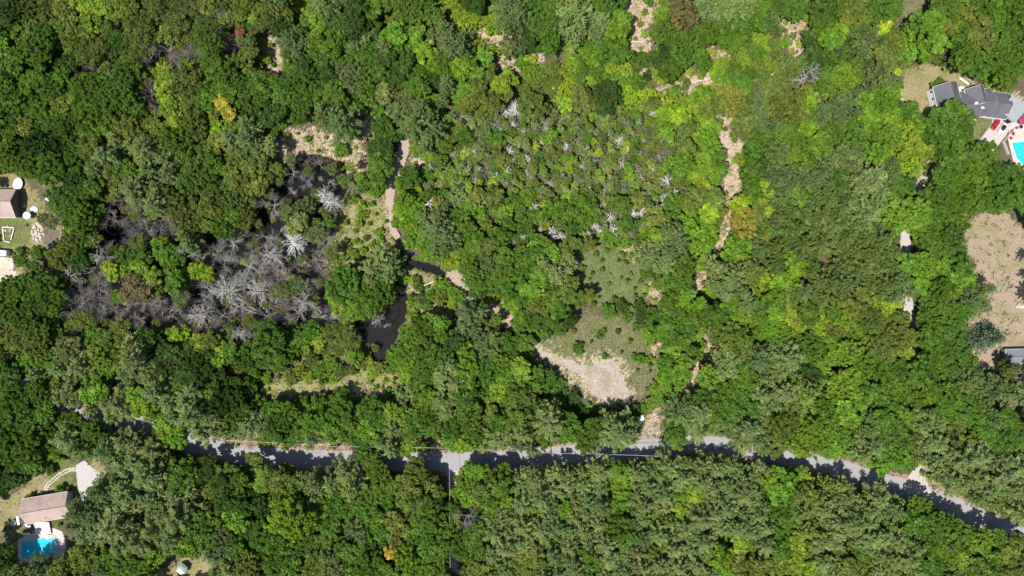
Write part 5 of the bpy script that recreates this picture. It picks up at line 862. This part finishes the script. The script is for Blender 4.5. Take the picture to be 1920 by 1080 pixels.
def rocks(name, lab, cat, cx, cy, rx, ry, n, rmin=.25, rmax=.7, grp='stones of the rock pile', m=None):
    its = []; obs = []
    for i in range(n):
        a = random.uniform(0, 6.28); f = math.sqrt(random.random()); x, y = W(cx+rx*f*math.cos(a), cy+ry*f*math.sin(a)); s = random.uniform(rmin, rmax)
        V = []; F = []; nlat, nlon = 4, 7
        for q in range(1, nlat):
            for w_ in range(nlon):
                th = math.pi*q/nlat; ph = 2*math.pi*w_/nlon; k = s*random.uniform(.8, 1.15); V.append((k*math.sin(th)*math.cos(ph), k*.8*math.sin(th)*math.sin(ph), s*.35+k*.6*math.cos(th)))
        top = len(V); V += [(0, 0, s*.95), (0, 0, -s*.2)]
        for q in range(nlat-2):
            for w_ in range(nlon): F.append([q*nlon+w_, (q+1)*nlon+w_, (q+1)*nlon+(w_+1) % nlon, q*nlon+(w_+1) % nlon])
        for w_ in range(nlon): F.append([top, w_, (w_+1) % nlon]); F.append([top+1, (nlat-2)*nlon+(w_+1) % nlon, (nlat-2)*nlon+w_])
        o = ob(name, mk(name, V, F, m or M_stone), None, (x, y, 0)); o.rotation_euler.z = random.uniform(0, 6); its.append((x, y, ('large ' if s > (rmin+rmax)/2 else 'small ')+lab[0], lab[1])); obs.append(o)
    for o, l in zip(obs, rank_labels(its)): tag(o, l, cat, grp)
rocks('rock', ('tan stone', 'the middle of the rock pile'), 'rock', 72, 436, 12, 18, 60)
rocks('rock', ('pale stone', 'the pale heap beside the lawn'), 'rock', 1687, 180, 6, 8, 16, .2, .55, 'stones of the small pale heap')
rocks('rock', ('brown stone', 'the middle of the timber planter'), 'rock', 16, 434, 8, 12, 12, .2, .5, 'stones in the timber planter')
rocks('rock', ('white boulder', "the boulders' middle at the stream bank"), 'rock', 885, 563, 4, 2.5, 5, .4, .8, 'boulders at the stream bank')
rocks('rock', ('pale stone', "the heap's middle in the bare clearing"), 'rock', 1912, 574, 7, 5, 12, .3, .7, 'stones in the bare clearing')
r = empty('planter', (*W(17, 440), 0), 'timber framed planter filled with rocks below the left-edge house', 'planter'); g = MB()
for a, b in (((6, 426), (28, 427)), ((28, 427), (22, 450)), ((6, 426), (9, 450)), ((9, 452), (21, 455))):
    A_, B_ = W(*a), W(*b); L = math.hypot(B_[0]-A_[0], B_[1]-A_[1]); g.box(((A_[0]+B_[0])/2, (A_[1]+B_[1])/2, .25), (L, .3, .5), math.atan2(B_[1]-A_[1], B_[0]-A_[0]))
g.build('frame', M_wood, r)
def canopy(name, lab, cat, p, rx, ry, h, m, n=24, rise=.5, rz=0, legs=6):
    x, y = W(*p, h); r = empty(name, (x, y, 0), lab, cat, rz=rz); V = [(rx*math.cos(6.283*i/n)*k, ry*math.sin(6.283*i/n)*k, h+rise*z_) for k, z_ in ((1, 0), (.66, .55), (.33, .85)) for i in range(n)]+[(0, 0, h+rise)]
    F = [[k*n+i, k*n+(i+1) % n, (k+1)*n+(i+1) % n, (k+1)*n+i] for k in range(2) for i in range(n)]+[[2*n+i, 2*n+(i+1) % n, 3*n] for i in range(n)]; o = ob('canopy', mk('canopy', V, F, m), r)
    V = [(rx*math.cos(6.283*i/n), ry*math.sin(6.283*i/n), h-z_) for z_ in (0, .25) for i in range(n)]; ob('valance', mk('valance', V, [[n+i, n+(i+1) % n, (i+1) % n, i] for i in range(n)], m), r)
    for i in range(legs):
        a = 6.283*i/legs; g = MB(); g.cyl((rx*.92*math.cos(a), ry*.92*math.sin(a), 0), .05, h-.05, 8); g.build('leg', M_white, r, world=False)
    return r
canopy('trampoline', 'white oval covered trampoline above the left-edge house', 'trampoline', (33, 345), 1.75, 2.25, 1.0, M_canopy, rise=.3, rz=-.25)
canopy('garden_umbrella', 'faded pinkish round umbrella right of the left-edge house', 'umbrella', (50, 404), 1.45, 1.4, 2.2, M_pinkw, n=12, rise=.4, legs=1)
canopy('tent', 'green and white six-sided tent in the bare clearing at the bottom edge', 'tent', (341, 1067), 2.1, 2.1, 2.1, M_green, n=6, rise=1.3, rz=.25)
tn = [o for o in S.objects if o.name == 'tent'][0]
for ch_ in tn.children:
    if ch_.name.startswith('canopy'):
        ch_.data.materials.append(M_canopy); 
        for p_ in ch_.data.polygons:
            a = math.degrees(math.atan2(p_.center.y, p_.center.x)) % 360
            if 180 < a < 300: p_.material_index = 1
def table(name, lab, cat, p, lx, ly, h, m, rz=0):
    x, y = W(*p, h); r = empty(name, (x, y, 0), lab, cat, rz=rz); g = MB(); g.box((0, 0, h), (lx, ly, .08)); g.build('top', m, r, world=False)
    for sx in (-1, 1):
        for sy in (-1, 1): g = MB(); g.box((sx*lx*.43, sy*ly*.43, h/2-.04), (.08, .08, h-.06)); g.build('leg', m, r, world=False)
    return r
table('table', 'white tilted rectangular table near the trees above the blue paddling pool', 'table', (91, 373), 2.3, 1.5, .9, M_canopy, -.6)
table('table', 'small white table on the deck side beside the brown-roofed house', 'table', (54, 988), 1.5, .9, .75, M_white, .2)
table('bench', 'white slatted bench at the upper left corner of the pool apron', 'bench', (50, 1001), 2.6, .7, .45, M_white, .15)
table('bench', 'long white bench on the garden terrace above the grey-roofed house', 'bench', (1808, 152), 4.2, .7, .5, M_white, -.6)
def tub(name, lab, cat, p, r_, h, m, m2, n=16, sy=1):
    x, y = W(*p); r = empty(name, (x, y, 0), lab, cat); V = []
    for rr, z_ in ((r_, 0), (r_, h), (r_*.86, h), (r_*.86, h*.55)): V += [(rr*math.cos(6.283*i/n), sy*rr*math.sin(6.283*i/n), z_) for i in range(n)]
    F = [[k*n+i, k*n+(i+1) % n, (k+1)*n+(i+1) % n, (k+1)*n+i] for k in range(3) for i in range(n)]; ob('shell', mk('shell', V, F, m), r)
    ob('fill', mk('fill', [(r_*.87*math.cos(6.283*i/n), sy*r_*.87*math.sin(6.283*i/n), h*.8) for i in range(n)], [list(range(n))], m2), r); return r
tub('paddling_pool', 'pale blue paddling pool right of the faded umbrella', 'paddling pool', (65, 393), 1.4, .4, M_lblue, M_lblue, sy=.8)
tub('water_tank', 'round white tank at the left end of the brown-roofed house with deck', 'tank', (28, 979), .95, 1.0, M_white, M_conc)
tub('barrel', 'small grey barrel below the faded umbrella', 'barrel', (49, 423), .6, .9, M_stone, M_black)
tub('planter_pot', 'tan round pot beside the stepping-stone path end', 'pot', (77, 925), .9, .7, M_stone, M_soil)
tub('planter_pot', 'white pot beside the dark gable wall', 'pot', (45, 385), .5, .6, M_white, M_soil, sy=1.6)
tub('fire_bowl', 'round grey fire bowl on the pink patio', 'fire bowl', (1913, 238), .8, .5, M_conc, M_black)
def chair(lab, p, rz, m, grp=None):
    x, y = W(*p); r = empty('garden_chair', (x, y, 0), lab, 'chair', grp, rz); g = MB(); g.box((0, 0, .42), (.75, .8, .08)); g.build('seat', m, r, world=False)
    g = MB(); [g.box((-.3+.15*i, .5, .8), (.12, .07, .95), 0, -.35) for i in range(5)]; g.build('backrest', m, r, world=False)
    for s in (-1, 1): g = MB(); g.box((s*.42, .05, .62), (.14, .85, .05)); g.box((s*.42, -.3, .3), (.08, .08, .6)); g.box((s*.42, .38, .3), (.08, .08, .6)); g.build('armrest', m, r, world=False)
chair('upper red garden chair on the patio beside the white fence', (1896, 248), .4, M_red); chair('lower red garden chair nearest the pool corner', (1894, 259), 2.4, M_red); chair('middle red garden chair on the patio facing the pool', (1899, 252), 1.2, M_red)
chair('white garden chair on the deck', (72, 987), .8, M_white); chair('white garden chair beside the deck table', (50, 984), 2.2, M_white)
canopy('patio_umbrella', 'magenta umbrella at the corner of the pale-roofed garage', 'umbrella', (1918, 226), 1.5, 1.5, 2.3, M_mag, n=8, rise=.5, legs=1)
tub('planter_pot', 'dark pot on the patio between the garage and the pool', 'pot', (1905, 240), .45, .6, M_black, M_soil)
OR2 = ['first', 'second', 'third', 'fourth', 'fifth', 'sixth', 'seventh', 'eighth', 'ninth', 'tenth', 'eleventh', 'twelfth', 'thirteenth', 'fourteenth', 'fifteenth', 'sixteenth', 'seventeenth', 'eighteenth']
for i, (x, y) in enumerate([(141, 880), (137, 880.5), (133, 880), (129, 881), (125, 883), (121, 885), (117, 887.5), (113, 889), (109.5, 892), (106, 895), (102.5, 898), (99, 901), (95, 904), (91, 907), (88.5, 911), (86.5, 915), (85.5, 919), (85, 923)]):
    for s in (-1, 1):
        P = [(random.uniform(.38, .52)*math.cos(k*1.047+i), random.uniform(.3, .45)*math.sin(k*1.047+i)) for k in range(6)]; wx_, wy_ = W(x+s*1.6, y+s*1.9); g = MB(); g.prism(P, 0, .07); o = g.build('stepping_stone', M_stone); o.location = (wx_, wy_, .01)
        tag(o, f"pale stepping stone in the {'outer' if s < 0 else 'inner'} row, {OR2[i]} from the grey driveway", 'stepping stone', 'stones of the stepping-stone path')

# ---------------------------------------------------------------- vehicles
def loft(g, rings, n=28):
    V = []
    for (L, Wd, z_, ox, e) in rings:
        for i in range(n):
            a = 2*math.pi*i/n; c, s_ = math.cos(a), math.sin(a); V.append((ox+L/2*math.copysign(abs(c)**(2/e), c), Wd/2*math.copysign(abs(s_)**(2/e), s_), z_))
    F = [[k*n+i, k*n+(i+1) % n, (k+1)*n+(i+1) % n, (k+1)*n+i] for k in range(len(rings)-1) for i in range(n)]+[list(range(n))[::-1], list(range((len(rings)-1)*n, len(rings)*n))]
    return g.add(V, F)
def wheels(r, L, Wd, m=M_black):
    for sx in (-1, 1):
        for sy in (-1, 1):
            g = MB(); g.cyl((sx*L*.32, sy*(Wd/2-.13), .34), .34, .24, 18, axis='y'); w_ = g.build('wheel', M_black, r, world=False)
            g = MB(); g.cyl((sx*L*.32, sy*(Wd/2-.13), .34), .2, .26, 12, axis='y'); g.build('rim', M_rim, w_, world=False)
def car(lab, p, ang, L, Wd, paint, top, rag=False):
    x, y = W(*p, .8); r = empty('parked_car', (x, y, .04), lab, 'car', rz=ang)
    g = MB(); loft(g, [(L*.94, Wd*.92, .22, 0, 5), (L, Wd, .4, 0, 4.5), (L, Wd, .62, 0, 4.2), (L*.97, Wd*.97, .8, 0, 3.8), (L*.9, Wd*.9, .9, 0, 3.5)]); g.build('body', paint, r, world=False, smooth=False)
    g = MB(); loft(g, [(L*.56, Wd*.84, .88, -L*.06, 4), (L*.44, Wd*.74, 1.22, -L*.07, 4), (L*.38, Wd*.70, 1.3, -L*.07, 4)]); g.build('windows', M_glass, r, world=False)
    g = MB(); loft(g, [(L*.36, Wd*.71, 1.28, -L*.075, 4), (L*.34, Wd*.66, 1.37, -L*.075, 4), (L*.28, Wd*.55, 1.4, -L*.075, 4)]); g.build('roof', top, r, world=False)
    wheels(r, L, Wd)
    for s in (-1, 1):
        g = MB(); g.box((L*.47, s*Wd*.36, .66), (.18, .32, .16)); g.build('headlight', M_white, r, world=False)
        g = MB(); g.box((-L*.48, s*Wd*.38, .7), (.1, .3, .14)); g.build('tail_light', M_red, r, world=False)
        g = MB(); g.box((L*.14, s*(Wd/2+.08), .95), (.16, .2, .14)); g.build('mirror', paint, r, world=False)
car('small red car parked on the pale driveway below the garage', (1867.5, 232.5), R(58), 4.5, 1.95, M_red, M_red)
car('small white car with a black soft top, right of the red car', (1880.5, 240.5), R(238), 4.2, 1.85, M_canopy, M_black)
x, y = W(1198, 775, .9); r = empty('pickup_truck', (x, y, .03), 'white pickup truck with an open black bed in the pine shade above the road', 'pickup truck', rz=math.atan2(-230, 125)); L, Wd = 5.9, 2.0
g = MB(); loft(g, [(L*.5, Wd*.94, .35, L*.25, 6), (L*.5, Wd, .6, L*.25, 6), (L*.5, Wd, 1.0, L*.25, 5), (L*.47, Wd*.92, 1.12, L*.25, 4.5)]); g.build('body', M_canopy, r, world=False)
g = MB(); loft(g, [(L*.31, Wd*.88, 1.1, L*.07, 5), (L*.24, Wd*.8, 1.68, L*.04, 5)]); g.build('windows', M_glass, r, world=False)
g = MB(); loft(g, [(L*.235, Wd*.82, 1.66, L*.035, 5), (L*.22, Wd*.76, 1.78, L*.035, 5)]); g.build('roof', M_canopy, r, world=False)
g = MB(); g.box((-L*.25, 0, .55), (L*.5, Wd*.9, .1)); o = g.build('bed_floor', M_black, r, world=False)
g = MB(); [g.box((-L*.25, s*Wd*.46, .85), (L*.5, .12, .6)) for s in (-1, 1)]; g.box((-L*.49, 0, .85), (.1, Wd*.86, .56)); g.build('bed_sides', M_canopy, r, world=False)
wheels(r, L, Wd)
for s in (-1, 1):
    g = MB(); g.box((L*.495, s*Wd*.36, .8), (.1, .36, .2)); g.build('headlight', M_glass, r, world=False)
    g = MB(); g.box((L*.17, s*(Wd/2+.1), 1.2), (.15, .22, .2)); g.build('mirror', M_black, r, world=False)
x, y = W(3, 474, 1.2); r = empty('camping_trailer', (x, y, 0), 'white trailer on the pale lot below the left-edge house', 'trailer', rz=-.1)
g = MB(); loft(g, [(5.2, 2.1, .4, 0, 8), (5.4, 2.2, 1.2, 0, 8), (5.2, 2.1, 2.3, 0, 7), (4.8, 1.9, 2.5, 0, 6)]); g.build('body', M_canopy, r, world=False); g = MB(); g.box((.4, -1.08, 1.6), (1.2, .1, .6)); g.build('window', M_glass, r, world=False)
for s in (-1, 1): g = MB(); g.cyl((-.3, s*1.0, .34), .34, .24, 16, axis='y'); g.build('wheel', M_black, r, world=False)

# ---------------------------------------------------------------- poles and wires along the road
M_pole = mat('pole_wood', (.22, .18, .15), .9); M_wire = mat('wire', (.45, .44, .43), .5)
POLES = [(205, 775, 'shaded road gap at left'), (422, 826, 'sunlit road left end'), (632, 838, 'road below the yellow shrub strip'), (842, 841, 'road junction'), (1035, 850, 'sunlit road in the middle'), (1240, 856, 'white pickup entrance'), (843, 985, 'south lane')]
pp = []
for i, (x, y, l) in enumerate(POLES):
    wx_, wy_ = W(x, y, 9.3); pp.append(Vector((wx_, wy_, 9.3))); r = empty('utility_pole', (wx_, wy_, 0), f'wooden utility pole with crossarm at the {l}', 'utility pole', 'poles along the road')
    g = MB(); g.cyl((0, 0, -.1), .17, 10.0, 10, .11); g.build('pole', M_pole, r, world=False); g = MB(); g.box((0, 0, 9.3), (.12 if i < 6 else 2.0, 2.0 if i < 6 else .12, .13)); arm = g.build('crossarm', M_pole, r, world=False)
    for s in (-.8, 0, .8): q = MB(); q.cyl((0 if i < 6 else s, s if i < 6 else 0, 9.35), .06, .18, 8); q.build('insulator', M_white, arm, world=False)
def span(a, b, offs, lab, th):
    g = MB()
    for o_ in offs:
        pts = []
        for k in range(13): f = k/12; p = a.lerp(b, f); d = (b-a).normalized(); nrm = Vector((-d.y, d.x, 0)); pts.append(p+nrm*o_[0]+Vector((0, 0, o_[1]-1.0*4*f*(1-f)*.6)))
        g.tube(pts, th, 5)
    tag(g.build('overhead_wires', M_wire), lab, 'wires', 'wires between the poles')
OFFS = [(0, -1.4)]
span(Vector((*W(60, 722, 9.3), 9.3)), pp[0], [(0, -.3), (0, -1.3)], 'overhead wires left of the shaded road gap', .05)
span(pp[0], pp[1], [(0, -.3), (.7, -1.3)], 'overhead wires between the shaded road gap and the sunlit road left end', .06)
span(pp[1], pp[2], [(0, -.3)], 'overhead wires along the sunlit road left of the middle', .06); span(pp[2], pp[3], [(0, -.3)], 'overhead wires left of the road junction', .055)
span(pp[3], pp[4], [(0, -.3)], 'overhead wires right of the road junction', .055); span(pp[4], pp[5], [(0, -.3)], 'overhead wires below the white pickup', .06)
span(pp[3], pp[6], [(0, -.3)], 'overhead wires crossing the road down the south lane', .045); span(pp[6], Vector((*W(844, 1090, 9.3), 9.3)), [(0, -.3)], 'overhead wires at the bottom end of the south lane', .045)
print('objects', len(S.objects))
